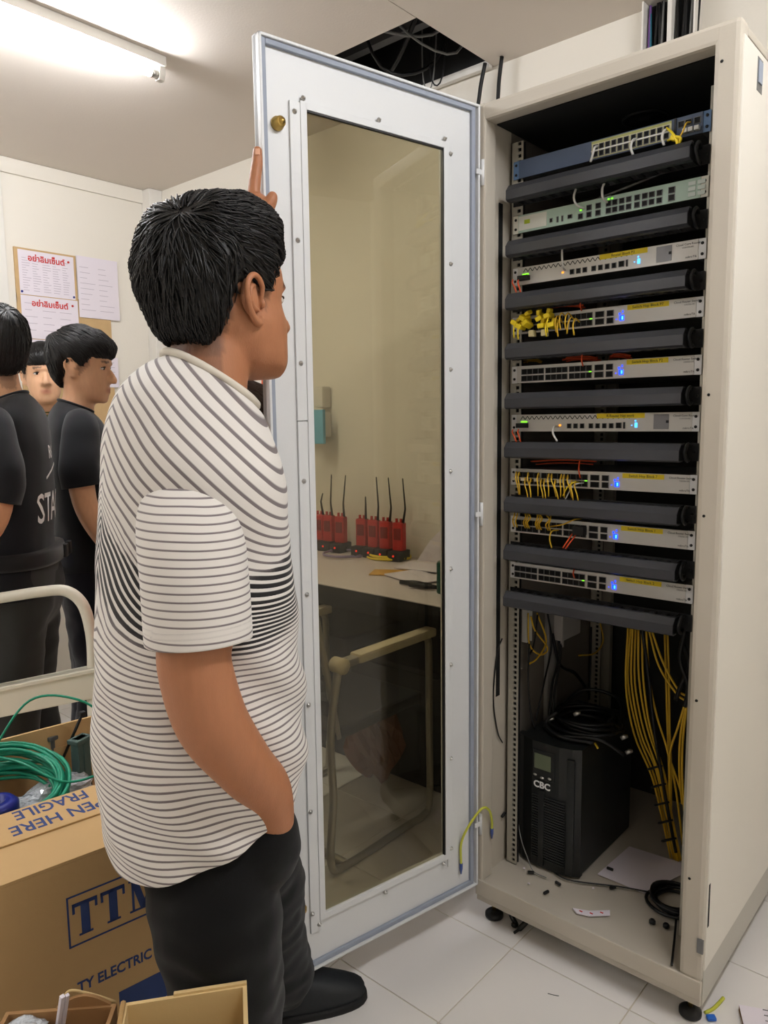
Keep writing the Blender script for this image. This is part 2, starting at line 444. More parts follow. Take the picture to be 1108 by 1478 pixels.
# perforated mounting rails
def rail(x0, x1, hx0, hx1, y, name='mounting_rail'):
    b = MB(); z = ZB + .004; zt = 2.07
    b.box((x0, y, z), (hx0, y + .002, zt)); b.box((hx1, y, z), (x1, y + .002, zt))
    k = 0; step = .0445/3
    zz = z
    while zz < zt - step:
        b.box((hx0, y, zz), (hx1, y + .002, zz + step*.42)); zz += step
    b.box((hx0, y, zz), (hx1, y + .002, zt))
    b.box((x0 if x0 < .3 else x1 - .002, y, z), (x0 + .002 if x0 < .3 else x1, y + .05, zt))
    o = b.build(name, M_ZINC, rk)
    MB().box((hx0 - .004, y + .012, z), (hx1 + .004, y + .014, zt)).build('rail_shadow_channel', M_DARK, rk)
    return o
rail(.018, .052, .037, .0465, .124)
rail(.506, .546, .512, .5215, .124)
rail(.012, .05, .032, .0415, .64)
# levelling feet
for i, (x, y) in enumerate(((.03, .045), (.565, .045), (.03, D - .05), (.565, D - .05))):
    f = MB().lathe([(.006, .012), (.006, Z0 + .002)], (x, y, 0), 10).build('levelling_foot', M_BRASS, rk)
    MB().lathe([(.02, 0), (.025, .003), (.025, .012), (.018, .018), (.009, .022)], (x, y, 0), 20).build('foot_pad', M_BLACK, f)

# ------------------------------------------------------------------ the open glass door (turned about the hinge line)
DA = 1.7745
door = empty('door', (0, -.0, 0), -DA, parent=rk); 
# local: x from hinge to free edge, +y the inner face, z up
DW, DZ0, DZ1 = .6, .113, 2.128
gx0, gx1, gz0, gz1 = .113, .494, .236, 2.012
b = MB()
b.box((.004, -.016, DZ0), (gx0, -.002, DZ1)).box((gx1, -.016, DZ0), (DW, -.002, DZ1)).box((gx0, -.016, DZ0), (gx1, -.002, gz0)).box((gx0, -.016, gz1), (gx1, -.002, DZ1))
b.build('door_sheet', M_DOOR, door)
b = MB()
t = .006
b.box((DW - t, -.016, DZ0), (DW, .012, DZ1), .002).box((.004, -.016, DZ0), (.004 + t, .012, DZ1), .002).box((.004, -.016, DZ0), (DW, .012, DZ0 + t), .002).box((.004, -.016, DZ1 - t), (DW, .012, DZ1), .002)
b.build('door_flange', M_DOOR, door)
b = MB(); g = .011
b.box((DW - t - g, -.002, DZ0 + t), (DW - t, .007, DZ1 - t), .002).box((.004 + t + .006, -.002, DZ0 + t), (.004 + t + .006 + g, .007, DZ1 - t), .002)
b.box((.021, -.002, DZ0 + t), (DW - t - g, .007, DZ0 + t + g), .002).box((.021, -.002, DZ1 - t - g), (DW - t - g, .007, DZ1 - t), .002)
b.build('gasket', M_GASKET, door)
part('stiffener', M_DOOR, door, (.500, -.002, .20), (.530, .0035, 1.376), .001)
part('stiffener', M_DOOR, door, (.500, -.002, 1.378), (.530, .0035, 2.02), .001)
part('stiffener', M_DOOR, door, (.088, -.002, .20), (.106, .0035, 2.02), .001)
b = MB(); h = .012
b.box((gx0 - h, -.002, gz0 - h), (gx0 + .003, .006, gz1 + h), .001).box((gx1 - .003, -.002, gz0 - h), (gx1 + h, .006, gz1 + h), .001).box((gx0, -.002, gz0 - h), (gx1, .006, gz0 + .003), .001).box((gx0, -.002, gz1 - .003), (gx1, .006, gz1 + h), .001)
b.build('glazing_bead', M_DOOR, door)
part('bead_seal', M_BLACK, door, (gx0 + .003, -.004, gz0), (gx0 + .006, .004, gz1))
part('bead_seal', M_BLACK, door, (gx0, -.004, gz1 - .006), (gx1, .004, gz1 - .003))
part('glass_pane', M_GLASS, door, (gx0 - .006, -.0075, gz0 - .006), (gx1 + .006, -.0035, gz1 + .006))
scr_me = MB().lathe([(.0055, 0), (.0055, .001), (.0035, .003), (.002, .0035), (.002, .007), (.0005, .0075)], (0, 0, 0), 10, 'y').mesh('screw', M_STEEL)
for x, z in ((.498, 2.03), (.305, 2.03), (.112, 2.03), (.519, 2.0), (.519, 1.748), (.519, 1.498), (.519, 1.249), (.519, 1.0), (.522, .749), (.524, .498), (.526, .25), (.508, .216), (.094, 2.0), (.094, 1.748), (.095, 1.498), (.096, 1.249), (.096, 1.002), (.096, .752), (.096, .5), (.096, .25), (.315, .216), (.122, .216)):
    link_mesh('screw', scr_me, door, (x, .0035, z))
for z in (1.969, .281):
    l = MB().lathe([(.014, -.002), (.014, .004), (.011, .006), (.011, .016), (.008, .018), (.0055, .018), (.0055, .024)], (.558, 0, z), 16, 'y').build('lock', M_BRASS, door)
for z in (1.973, 1.134, .288):
    MB().tube([(-.004, .012, z - .03), (-.004, .012, z), (-.004, .012, z + .03)], .0055, 10).box((-.004, .010, z - .006), (.018, .014, z + .006), .001).build('hinge', M_DOOR, door)

# ------------------------------------------------------------------ rack equipment
DY = .122
def plane_x(u, v): return on(u, v, 1, DY).x
ROWTOP = [2.022, 1.889, 1.760, 1.637, 1.512, 1.387, 1.246, 1.119, .994]
ROWMID = [r - .022 for r in ROWTOP]
def vmid(u, z):
    # photograph row at which height z on the equipment plane is seen in column u
    lo, hi = 0.0, 1478.0
    for _ in range(40):
        md = (lo + hi)/2
        if on(u, md, 1, DY).z > z: lo = md
        else: hi = md
    return lo
DX0, DX1 = .027, .510
def ux(row, u): return plane_x(u, vmid(u, ROWMID[row])) - DX0
port_me = {}
def port_mesh(wd, ht, kind='port'):
    key = (wd, ht, kind)
    if key not in port_me:
        b = MB(); fr = .0009
        b.m = 0
        b.box((-fr, -.0022, -fr), (0, .0002, ht + fr)).box((wd, -.0022, -fr), (wd + fr, .0002, ht + fr)).box((0, -.0022, -fr), (wd, .0002, 0)).box((0, -.0022, ht), (wd, .0002, ht + fr))
        b.m = 1
        b.box((0, -.0005, 0), (wd, .0001, ht))
        port_me[key] = b.mesh('port', [M_CHASSIS, M_DARK])
    return port_me[key]
def device(row, name, label, cat, face, chassis=M_CHASSIS, ear=None, group=None, x0=DX0, x1=DX1, group2=None):
    e = empty(name, (x0, DY, ROWTOP[row] - .0445), label=label, cat=cat, group=group)
    wd = x1 - x0
    part('chassis', chassis, e, (.02, .0005, .001), (wd - .02, .28, .0435), .001)
    part('faceplate', face, e, (.016, -.004, .0005), (wd - .016, .0005, .044), .001)
    for a, c in ((0, .017), (wd - .017, wd)):
        o = part('rack_ear', ear or face, e, (a, -.0025, .0005), (c, -.0002, .044), .0006)
    for a in (.008, wd - .008):
        for z in (.011, .034):
            MB().lathe([(.0035, 0), (.0035, -.0012), (.002, -.0022)], (a, -.0025, z), 8, 'y').build('rack_screw', M_BLACK, e)
    return e
FY = -.0041
def port(e, x, z, wd, ht): return link_mesh('port', port_mesh(round(wd, 4), round(ht, 4)), e, (x, FY, z))
def lettering(e, s, x, z, size, mt=M_INK, xs=1.0, y=FY - .0003): return text('lettering', s, size, mt, (x, y, z), (PI/2, 0, 0), e, xs=xs, ext=.0001)
def led(e, x, z, mt, wd=.004, ht=.004, name='indicator_light'): return part(name, mt, e, (x, FY - .0015, z), (x + wd, FY + .001, z + ht), .0005)
def tape(e, x0, x1, z0, z1, s):
    t_ = part('label_tape', M_YTAPE, e, (x0, FY - .0006, z0), (x1, FY + .0004, z1), .0001)
    text('lettering', s, .0085, M_INK, ((x0 + x1)/2, FY - .0009, z0 + .003), (PI/2, 0, 0), t_, align='CENTER', ext=.0001)
    return t_

# row 1: blue grey managed switch with cream port block
e = device(0, 'network_switch', 'slate blue network switch with cream framed ports at the rack top', 'network switch', mat('slate_blue', (78, 92, 116), .42, var=.04, vscale=20), ear=mat('steel_blue', (92, 122, 160), .35, var=.04))
xa, xb = ux(0, 855), ux(0, 970)
part('port_block', mat('cream_block', (214, 210, 168), .5), e, (xa, FY - .002, .003), (xb, FY + .001, .041), .0006)
part('block_stripe', mat('olive_block', (176, 178, 110), .5), e, (xa, FY - .0026, .0355), (xb, FY - .0015, .0405), .0003)
n = 12
for i in range(n):
    gx = xa + .004 + (xb - xa - .008)*(i + .12)/n + (.002 if i >= 6 else 0)
    for z in (.006, .0215):
        o = port(e, gx, z, .0098, .0105); o.location.y = FY - .0022
part('block_divider', mat('cream_bar', (232, 230, 222), .5), e, (xa, FY - .0045, .0178), (xb, FY - .002, .0205), .0003)
port(e, ux(0, 980), .022, .012, .012); port(e, ux(0, 990), .022, .012, .012); port(e, ux(0, 1003), .022, .012, .012)
part('module_divider', M_BLACK, e, (ux(0, 974), FY - .003, .002), (ux(0, 977), FY, .043))
for u in (988, 996, 1005): MB().box((ux(0, u), FY - .012, .006), (ux(0, u) + .010, FY, .015), .001).build('white_plug', M_WCABLE, e)

# row 2: pale green router
M_PGREEN = mat('pale_green_face', (172, 196, 180), .42, var=.03, vscale=20)
e = device(1, 'router', 'pale green rack router with sixteen ports, second unit from the top', 'router', M_PGREEN, ear=mat('pale_cream_ear', (222, 220, 206), .5))
part('name_panel', mat('name_panel_cream', (224, 224, 212), .5), e, (.018, FY - .001, .006), (ux(1, 790), FY + .001, .040), .0004)
part('brand_mark', mat('lime_mark', (176, 196, 40), .5), e, (ux(1, 758), FY - .0018, .020), (ux(1, 766), FY, .030))
lettering(e, 'CCR1016', ux(1, 769), .026, .007, M_GINK); lettering(e, 'Router', ux(1, 769), .017, .007, M_GINK)
port(e, ux(1, 795), .012, .006, .008); port(e, ux(1, 805), .009, .003, .012); port(e, ux(1, 812), .009, .003, .012); port(e, ux(1, 821), .012, .010, .008)
for k, u in enumerate((836, 848, 861, 876, 885, 895, 905, 917, 928, 938, 949)):
    if k == 0: port(e, ux(1, u), .006, .011, .011); led(e, ux(1, u) + .003, .024, M_LEDG, .005, .003)
    else:
        for z in (.006, .022): port(e, ux(1, u), z, .0112, .011)
led(e, ux(1, 878), .036, M_LEDG, .004, .003); led(e, ux(1, 883), .036, M_LEDG, .004, .003)
for z in (.006, .022): port(e, ux(1, 966), z, .013, .012)
for a in range(2):
    for c in range(3): part('blank_badge', mat('badge_grey', (206, 216, 208), .4), e, (ux(1, 994) + a*.02, FY - .0012, .006 + c*.0115), (ux(1, 994) + a*.02 + .016, FY + .001, .0145 + c*.0115), .0004)

# white routers (rows 3 and 6) and white fibre switches
def white_router(row, label, s, u_shift=0):
    e = device(row, 'router', label, 'router', M_SWITCH, ear=M_SWITCHEAR, group='white core routers in the rack')
    sh = u_shift
    n = 22; xa, xb = ux(row, 758 + sh), ux(row, 915 + sh)
    slot = port_mesh(.0012, .0085)
    for i in range(n*2):
        x = xa + (xb - xa)*i/(n*2)
        o = MB_slot(e, x, .031, i % 2)
    x0 = ux(row, 815 + sh); pitch = (ux(row, 905 + sh) - x0)/9.4
    for i in range(9):
        if i == 0: continue
        port(e, x0 + pitch*(i + (.35 if i >= 4 else 0)), .009, .0095 if i < 8 else .012, .0105 if i < 8 else .012)
    port(e, ux(row, 905 + sh), .008, .003, .014)
    part('touch_screen', mat('lcd_grey', (142, 142, 146), .25), e, (ux(row, 948 + sh), FY - .0012, .006), (ux(row, 970 + sh), FY + .001, .040), .0005)
    part('screen_mark', M_INK, e, (ux(row, 966 + sh), FY - .0016, .020), (ux(row, 970 + sh), FY, .026))
    led(e, ux(row, 921 + sh), .010, M_LEDC, .006, .011, 'status_display'); led(e, ux(row, 921 + sh), .024, M_LEDC, .003, .003)
    led(e, ux(row, 916 + sh), .014, M_LEDC, .002, .002)
    led(e, x0 - .006, .014, M_LEDA, .005, .004)
    tape(e, ux(row, 866 + sh), ux(row, 935 + sh), .032, .0435, s)
    lettering(e, 'Cloud Core Router', ux(row, 976 + sh), .034, .0066); lettering(e, 'CCR1036-8G', ux(row, 985 + sh), .028, .0045, M_GINK)
    lettering(e, 'mikroTik', ux(row, 990 + sh), .006, .0066, M_INK)
    # sfp cage with fibres at the left
    part('fibre_cage', M_BLACK, e, (.022, FY - .014, .010), (.052, FY + .001, .022), .001)
    led(e, .03, .024, M_LEDG, .018, .003)
    return e
_slots = {}
def MB_slot(e, x, z, flip):
    if flip not in _slots:
        b = MB(); s = .0032 if flip else -.0032
        b.add([(s - .0011, -.0003, 0), (s + .0011, -.0003, 0), (-s + .0011, -.0003, .009), (-s - .0011, -.0003, .009), (s - .0008, .001, 0), (s + .0008, .001, 0), (-s + .0008, .001, .009), (-s - .0008, .001, .009)], [(0, 1, 2, 3), (4, 7, 6, 5), (0, 4, 5, 1), (1, 5, 6, 2), (2, 6, 7, 3), (3, 7, 4, 0)])
        _slots[flip] = b.mesh('vent_slot', M_DARK)
    return link_mesh('vent_slot', _slots[flip], e, (x, FY, z))
white_router(2, 'white core router with slanted vents and small screen, third unit from the top', 'Router Block P3')
white_router(5, 'white core router with slanted vents and small screen, sixth unit from the top', 'R-Router Net work', -4)
def white_switch(row, label, s, sh=0, plugs=False):
    e = device(row, 'network_switch', label, 'network switch', M_SWITCH, ear=M_SWITCHEAR, group='white fibre switches in the rack')
    for a, c in ((755, 787), (789.5, 821), (823.5, 856)):
        x0, x1 = ux(row, a + sh), ux(row, c + sh); pw = (x1 - x0)/4
        for i in range(4):
            for z in (.0055, .0225): port(e, x0 + i*pw + .0006, z, pw - .0012, .0125)
    x0, x1 = ux(row, 860.5 + sh), ux(row, 872.5 + sh)
    for z in (.0055, .0225): port(e, x0, z, x1 - x0, .0125)
    x0, x1 = ux(row, 877 + sh), ux(row, 886 + sh)
    for z in (.0055, .0225): port(e, x0, z, x1 - x0, .0125)
    led(e, ux(row, 895 + sh), .009, M_LEDB, .011, .012, 'status_display'); led(e, ux(row, 894 + sh), .023, M_LEDB, .004, .004); led(e, ux(row, 899 + sh), .027, M_LEDB, .002, .005)
    o_ = led(e, ux(row, 895 + sh) + .0055, .011, M_LEDC, .004, .008, 'display_digit'); o_.location.y = -.0006
    led(e, ux(row, 890 + sh), .012, M_LEDB, .002, .002)
    tape(e, ux(row, 906 + sh), ux(row, 966 + sh), .031, .0425, s)
    lettering(e, 'Cloud Router Switch', ux(row, 973 + sh), .034, .0066); lettering(e, 'CRS326-24S', ux(row, 988 + sh), .028, .0045, M_GINK)
    lettering(e, 'mikroTik', ux(row, 988 + sh), .006, .0066, M_INK)
    led(e, ux(row, 852 + sh), .019, M_LEDG, .006, .003)
    return e
white_switch(3, 'white switch with a dense bunch of bright yellow plugs, fourth unit from the top', 'Switch Hop Block P7')
white_switch(4, 'white switch with empty left ports under orange fibres, fifth unit from the top', 'Switch Hop Block P2', -1)
white_switch(6, 'white switch with a row of looping yellow cords, seventh unit from the top', 'Switch Hop Block 7', -7)
white_switch(7, 'white switch with four yellow bundles and two orange fibres, eighth unit from the top', 'Switch Hop Block 1', -9)
white_switch(8, 'white switch with empty left ports, lowest unit in the rack', 'Switch Hop Block 2', -11)

# cable managers: a black slotted duct under every unit
MGX0, MGX1 = .043, .489
finger_me = MB().box((0, 0, 0), (.013, .036, .0022)).mesh('finger', M_DUCTIN)
ordn = ['topmost', 'second', 'third', 'fourth', 'fifth', 'sixth', 'seventh', 'eighth', 'lowest']
MGZ = []
for i in range(9):
    zc = ROWTOP[i] - .0445 - .0455
    MGZ.append(zc)
    under = ['the slate blue switch', 'the pale green router', 'the upper white router', 'the switch with bright yellow plugs', 'the upper switch with empty ports', 'the lower white router', 'the switch with looping yellow cords', 'the switch with four yellow bundles', 'the lowest white switch'][i]
    e = empty('cable_manager', (0, .122, zc), label='black slotted cable duct mounted directly under ' + under, cat='cable manager', group='cable managers between the rack units')
    part('back_plate', M_DUCTIN, e, (DX0, -.0022, -.02), (DX1, 0, .02), .0005)
    # cover: front face, turned top and bottom lips
    MB().prism([(-.064, -.017), (-.064, .005), (-.051, .0195), (-.040, .0195), (-.040, .0165), (-.049, .0165), (-.0605, .0035), (-.0605, -.0155), (-.054, -.0185), (-.040, -.0185), (-.040, -.021), (-.057, -.021)], MGX0, MGX1, 'x').build('duct_cover', M_DUCT, e)
    k = 16
    for j in range(k):
        x = MGX0 + .004 + (MGX1 - MGX0 - .02)*j/(k - 1)
        link_mesh('finger', finger_me, e, (x, -.040, .0135)); link_mesh('finger', finger_me, e, (x, -.040, -.0195))
    for x in (MGX0 + .004, MGX1 - .010):
        MB().prism([(-.004, -.02), (-.056, -.016), (-.058, .010), (-.052, .016), (-.004, .02)], x, x + .003, 'x').build('end_plate', M_DUCTIN, e)
    MB().tube(catmull([(MGX1 + .002, -.004, .016), (MGX1 + .008, -.035, .018), (MGX1 + .008, -.052, 0), (MGX1 + .008, -.035, -.018), (MGX1 + .002, -.004, -.016)], 5), .004, 6).build('end_ring', M_BLACK, e)
    for s in (-1, 1): MB().lathe([(.0035, 0), (.0035, -.0015), (.002, -.0025)], (DX0 + .008 if s < 0 else DX1 - .008, -.0022, .0), 8, 'y').build('rack_screw', M_BLACK, e)
# ------------------------------------------------------------------ patch cords in the rack
def pt(u, v, y): return on(u, v, 1, y)
rnd = random.Random(3)
# row 7: looping yellow cords
lab7 = 'thin yellow patch cord looping down from the row of cords on the seventh rack unit'
for u in (744, 748, 757, 761, 765, 776, 780, 785, 791, 795, 800, 809, 813, 818, 824, 829):
    v0 = 690 + (u - 744)*.06 + rnd.choice((-6, 2)); dx = rnd.uniform(-2, 9)
    cable('patch_cable', [pt(u + 2, v0 + 2, .116), pt(u + 1, v0 - 3, .095), pt(u - 1 + dx*.2, v0 + 6, .080), pt(u + dx*.6, v0 + 17, .078), pt(u + dx, v0 + 30, .086)], .0017, M_YCABLE, lab7, 'patch cord', 'looping yellow cords on the seventh unit')
    MB().box((0, -.012, -.003), (.0075, 0, .0045), .0008)
for i, u in enumerate((746, 759, 778, 793, 811, 826)):
    p = pt(u, 690 + (u - 744)*.06, .118)
    o = part('connector', mat('pale_connector', (222, 214, 190), .5), None, (p.x - .004, .096, p.z - .004), (p.x + .008, .1175, p.z + .004), .001)
    tag(o, 'pale connector plugged among the looping yellow cords of the seventh unit', 'connector', 'pale connectors on the seventh unit')
cable('patch_cable', [pt(836, 697, .116), pt(828, 696, .085), pt(818, 704, .08), pt(812, 716, .085)], .0017, M_YCABLE2, 'single yellow cord crossing the others at the right of the seventh unit', 'patch cord')
cable('patch_cable', [pt(842, 697, .112), pt(834, 698, .09), pt(826, 702, .085), pt(815, 722, .085)], .0016, M_WCABLE, 'pale cord crossing behind the yellow loops on the seventh unit', 'patch cord')
# row 4: dense bunch of bright yellow plugs
lab4 = 'bright yellow duplex plug in the dense bunch on the fourth rack unit'
for i, (u, v) in enumerate(((744, 467), (751, 472), (757, 458), (761, 468), (779, 458), (783, 470), (792, 456), (798, 470))):
    c = pt(u, v, .094)
    b = MB(); a = .004 + .002*(i % 3)
    Mr = Matrix.Rotation(rnd.uniform(-.7, .7), 3, 'Y') @ Matrix.Rotation(rnd.uniform(-.4, .4), 3, 'X')
    b.obox(c, (.017, .03, .012), Mr, .003).obox(c + Mr @ Vector((.002, .006, .012)), (.010, .018, .014), Mr @ Matrix.Rotation(.5, 3, 'Y'), .003)
    tag(b.build('fibre_plug', M_YCABLE2), lab4, 'fibre plug', 'bright yellow plugs on the fourth unit')
for i, (u, v) in enumerate(((768, 481), (786, 480))):
    c = pt(u, v, .09)
    tag(MB().box((c.x - .006, c.y - .01, c.z - .009), (c.x + .006, c.y + .01, c.z + .007), .002).build('dust_cap', mat('pale_cap', (206, 190, 140), .5)), ('left' if i == 0 else 'right') + ' one of two pale caps hanging under the bright yellow plugs', 'dust cap')
lab4b = 'yellow cord drooping from the bright yellow bunch on the fourth rack unit'
for u, v in ((741, 470), (747, 472), (786, 468), (789, 462), (800, 462), (803, 468), (806, 458), (815, 458), (820, 464), (826, 466)):
    dx = rnd.uniform(-3, 3)
    cable('patch_cable', [pt(u + 10, v - 1, .112), pt(u + 4, v - 6, .092), pt(u + dx*.3, v + 4, .080), pt(u + dx, v + 18, .084)], .0018, M_YCABLE2 if u < 800 else M_YCABLE, lab4b, 'patch cord', 'drooping yellow cords on the fourth unit')
# row 8: four bundles
lab8 = 'yellow cord bunched into the four upright bundles on the eighth rack unit'
for u in (741, 745, 757, 760, 763, 774, 777, 780, 790, 793):
    v0 = 742 + (u - 740)*.11; d = rnd.uniform(-2, 3)
    cable('patch_cable', [pt(u + 1, v0 + 18, .112), pt(u - 2 + d*.3, v0 + 10, .096), pt(u + 2 - d*.4, v0 + 2, .092), pt(u - 1 + d, v0 - 5, .104)], .0021, M_YCABLE, lab8, 'patch cord', 'upright yellow bundles on the eighth unit')
cable('patch_cable', [pt(793, 760, .112), pt(812, 757, .09), pt(828, 750, .10), pt(838, 749, .14)], .0018, M_YCABLE, 'yellow cord arching right across the front of the eighth unit', 'patch cord')
cable('patch_cable', [pt(806, 765, .112), pt(796, 767, .085), pt(793, 778, .08), pt(796, 791, .084)], .0019, M_YCABLE, 'single yellow cord hanging down from the middle of the eighth unit', 'patch cord')
for i, du in enumerate((0, 4)):
    cable('fibre_cable', [pt(828 + du*.6, 768 + du, .112), pt(824 + du*.8, 773 + du, .095), pt(818 + du, 782 + du*.4, .085), pt(812 + du, 791 + du*.3, .084)], .0019, M_OCABLE, ('left' if i == 0 else 'right') + ' of two orange fibres hanging from the eighth rack unit', 'fibre cord')
o = part('fibre_module', M_BLACK, None, (pt(826, 767, .1).x, .098, pt(830, 772, .1).z), (pt(842, 767, .1).x, .1175, pt(830, 760, .1).z), .001); tag(o, 'black fibre module above the two orange fibres on the eighth unit', 'fibre module')
# red orange fibres on the routers
for row, v in ((5, 620), (2, 404)):
    for i in range(2):
        u = 740 + i*8
        cable('fibre_cable', [pt(u, v, .106), pt(u - 1, v + 4, .092), pt(u + 2 - i, v + 10, .088), pt(u + 5 - 2*i, v + 18, .090)], .0019, M_OCABLE, ('left' if i == 0 else 'right') + ' red fibre drooping from the ' + ('lower' if row == 5 else 'upper') + ' white router', 'fibre cord')
# white cords
cable('patch_cable', [pt(806, 616, .117), pt(799, 616, .095), pt(798, 626, .085), pt(804, 637, .086)], .0026, M_WCABLE, 'white cord hanging from the lower white router', 'patch cord')
cable('patch_cable', [pt(815, 390, .117), pt(812, 385, .098), pt(811, 370, .09), pt(811, 352, .095)], .0026, M_WCABLE, 'white cord rising from the upper white router', 'patch cord')
cable('patch_cable', [pt(843, 301, .117), pt(832, 296, .10), pt(828, 285, .095), pt(831, 272, .10)], .0028, M_WCABLE, 'left one of two white cords rising from the pale green router', 'patch cord')
cable('patch_cable', [pt(876, 292, .117), pt(870, 286, .10), pt(869, 272, .095), pt(873, 262, .10)], .0028, M_WCABLE, 'right one of two white cords rising from the pale green router', 'patch cord')
cable('patch_cable', [pt(850, 292, .14), pt(885, 278, .14), pt(925, 262, .15), pt(955, 250, .2)], .0028, M_GCABLE, 'grey cord slanting behind the cords of the pale green router', 'patch cord')
# top switch cords
for i, u in enumerate((857, 912, 957)):
    v = 221 - i*11.5 + (0, 1, -1)[i]
    cable('patch_cable', [pt(u + 6, v - 10, .115), pt(u + 1, v - 8, .100), pt(u - 2, v + 2, .095), pt(u - 5 if i == 0 else u + 1, v + 13, .098)], .0028, M_WCABLE, ('left', 'middle', 'right')[i] + ' one of three short white cords on the slate blue switch', 'patch cord')
cable('patch_cable', [pt(962, 185, .114), pt(970, 192, .085), pt(976, 203, .08), pt(978, 218, .085)], .0028, M_YCABLE2, 'bright yellow cord hanging over the duct from the slate blue switch', 'patch cord')
cable('patch_cable', [pt(964, 203, .114), pt(974, 198, .082), pt(982, 200, .08), pt(977, 212, .085)], .003, M_YCABLE2, 'bright yellow cord bent sideways under the slate blue switch ports', 'patch cord')
cable('patch_cable', [pt(996, 176, .114), pt(990, 178, .09), pt(985, 190, .085), pt(977, 204, .088)], .0018, M_YCABLE, 'thin amber cord at the right end of the slate blue switch', 'patch cord')
c = pt(975, 200, .088); tag(MB().obox(c, (.022, .016, .012), Matrix.Rotation(.4, 3, 'Y'), .004).build('plug_boot', M_YCABLE2), 'bright yellow plug boot in front of the slate blue switch', 'plug')
# orange fibre slack above rows 4, 5, 7, 9 (behind the faceplates)
def slack(row, u0, u1, v, label, mt=M_OCABLE, seed=1, nn=5, y=.15):
    r_ = random.Random(seed); b = MB()
    for i in range(nn):
        a = r_.uniform(-3, 3)
        b.tube(catmull([pt(u0 + r_.uniform(0, 10), v + a, y), pt((u0*2 + u1)/3, v + a - 2, y + .01*i), pt((u0 + u1*2)/3, v + a - 2, y + .01*i), pt(u1 - r_.uniform(0, 8), v + a, y)], 5), .0016, 5)
    return tag(b.build('fibre_slack', mt), label, 'fibre bundle')
slack(3, 795, 845, 443, 'orange fibre bundle lying on the switch with bright yellow plugs')
slack(4, 808, 868, 519, 'long orange fibre bundle lying on the upper empty port switch', seed=2)
slack(4, 874, 912, 516, 'short orange fibre bundle lying on the upper empty port switch', seed=3)
slack(6, 765, 862, 668, 'orange fibre bundle above the looping yellow cords', seed=4, y=.17)
slack(8, 760, 790, 814, 'orange fibre bundle on the lowest white switch', seed=5, y=.14)
slack(4, 752, 785, 522, 'amber cord bundle at the left behind the upper empty port switch', M_YCABLE, 6, y=.2)
for i, (u, v0, v1, nm) in enumerate(((838, 433, 448, 'above the switch with bright yellow plugs'), (840, 508, 528, 'above the upper empty port switch'), (836, 664, 690, 'above the looping yellow cords'), (828, 822, 834, 'on the lowest white switch'))):
    cable('fibre_cable', [pt(u + 1, v0 - 3, .12), pt(u - 1, (v0 + v1)/2, .10), pt(u + 1, v1, .114)], .0019, M_OCABLE, 'short upright orange fibre ' + nm, 'fibre cord')

# yellow cables falling from the lowest duct to the rack floor
def pz(u, v, y): return on(u, v, 1, y)
paths = [
    [(906, 905, .40), (903, 990, .40), (915, 1060, .40), (940, 1120, .40), (955, 1180, .42), (968, 1240, .44)],
    [(910, 905, .40), (906, 985, .41), (921, 1060, .41), (944, 1120, .41), (958, 1180, .43), (972, 1240, .44)],
    [(913, 905, .39), (911, 985, .39), (925, 1060, .39), (946, 1110, .40), (962, 1180, .42), (976, 1245, .44)],
    [(917, 905, .40), (916, 985, .40), (929, 1055, .40), (950, 1115, .40), (966, 1185, .42), (980, 1250, .44)],
    [(921, 905, .38), (922, 980, .38), (934, 1050, .39), (955, 1115, .40), (968, 1180, .42), (982, 1250, .45)],
    [(926, 905, .39), (928, 980, .39), (938, 1050, .39), (958, 1115, .40), (970, 1180, .42), (984, 1250, .45)],
    [(932, 905, .38), (937, 980, .38), (948, 1035, .38), (962, 1080, .38), (975, 1140, .40), (985, 1220, .44)],
    [(936, 908, .36), (950, 960, .35), (975, 1000, .34), (990, 1012, .34)],
    [(940, 908, .36), (956, 955, .35), (978, 995, .34), (991, 1005, .34)],
    [(959, 915, .40), (961, 980, .40), (963, 1050, .40), (965, 1110, .41), (966, 1180, .43)],
    [(963, 915, .40), (965, 980, .40), (966, 1050, .40), (968, 1110, .41), (968, 1200, .43)],
    [(990, 1010, .33), (978, 1050, .34), (967, 1085, .35), (966, 1130, .38), (967, 1200, .42)],
    [(991, 1012, .33), (982, 1060, .34), (980, 1110, .36), (984, 1160, .38)],
    [(992, 1015, .33), (986, 1060, .34), (984, 1110, .36), (987, 1170, .38)],
    [(966, 1095, .37), (975, 1120, .38), (984, 1150, .39), (990, 1190, .4)]]
for pth in paths:
    P3 = [pz(*q) for q in pth]
    cable('yellow_cable', P3, .0031, M_YCABLE, 'yellow data cable hanging down the right side of the rack interior', 'cable', 'yellow cables hanging in the rack')
b = MB()
for k in range(5):
    c0 = pz(945 + k*5, 1108 + k*26, .39); b.tube([c0 + Vector((.018*math.cos(t), .018*math.sin(t), .012*math.cos(t + .5))) for t in [2*PI*i/16 for i in range(16)]], .003, 5, closed=True)
tag(b.build('cable_wrap', M_BCABLE), 'black spiral wrap around the hanging yellow cables', 'cable wrap')
def pw_(u, v, x): return on(u, v, 0, x)
for i, pth in enumerate([[(762, 885, .03), (764, 930, .03), (780, 945, .03), (790, 935, .03), (772, 910, .03), (766, 890, .03)], [(775, 885, .03), (788, 925, .03), (775, 950, .03), (764, 958, .03)], [(866, 900, .06), (870, 925, .06), (858, 943, .06), (835, 946, .06)]]):
    cable('yellow_cable', [pw_(*q) for q in pth], .0026, M_YCABLE, ['yellow cable loop at the left rear of the rack', 'yellow cable strand at the left rear of the rack hanging beside the loop', 'single yellow cable curling behind the lowest duct'][i], 'cable')
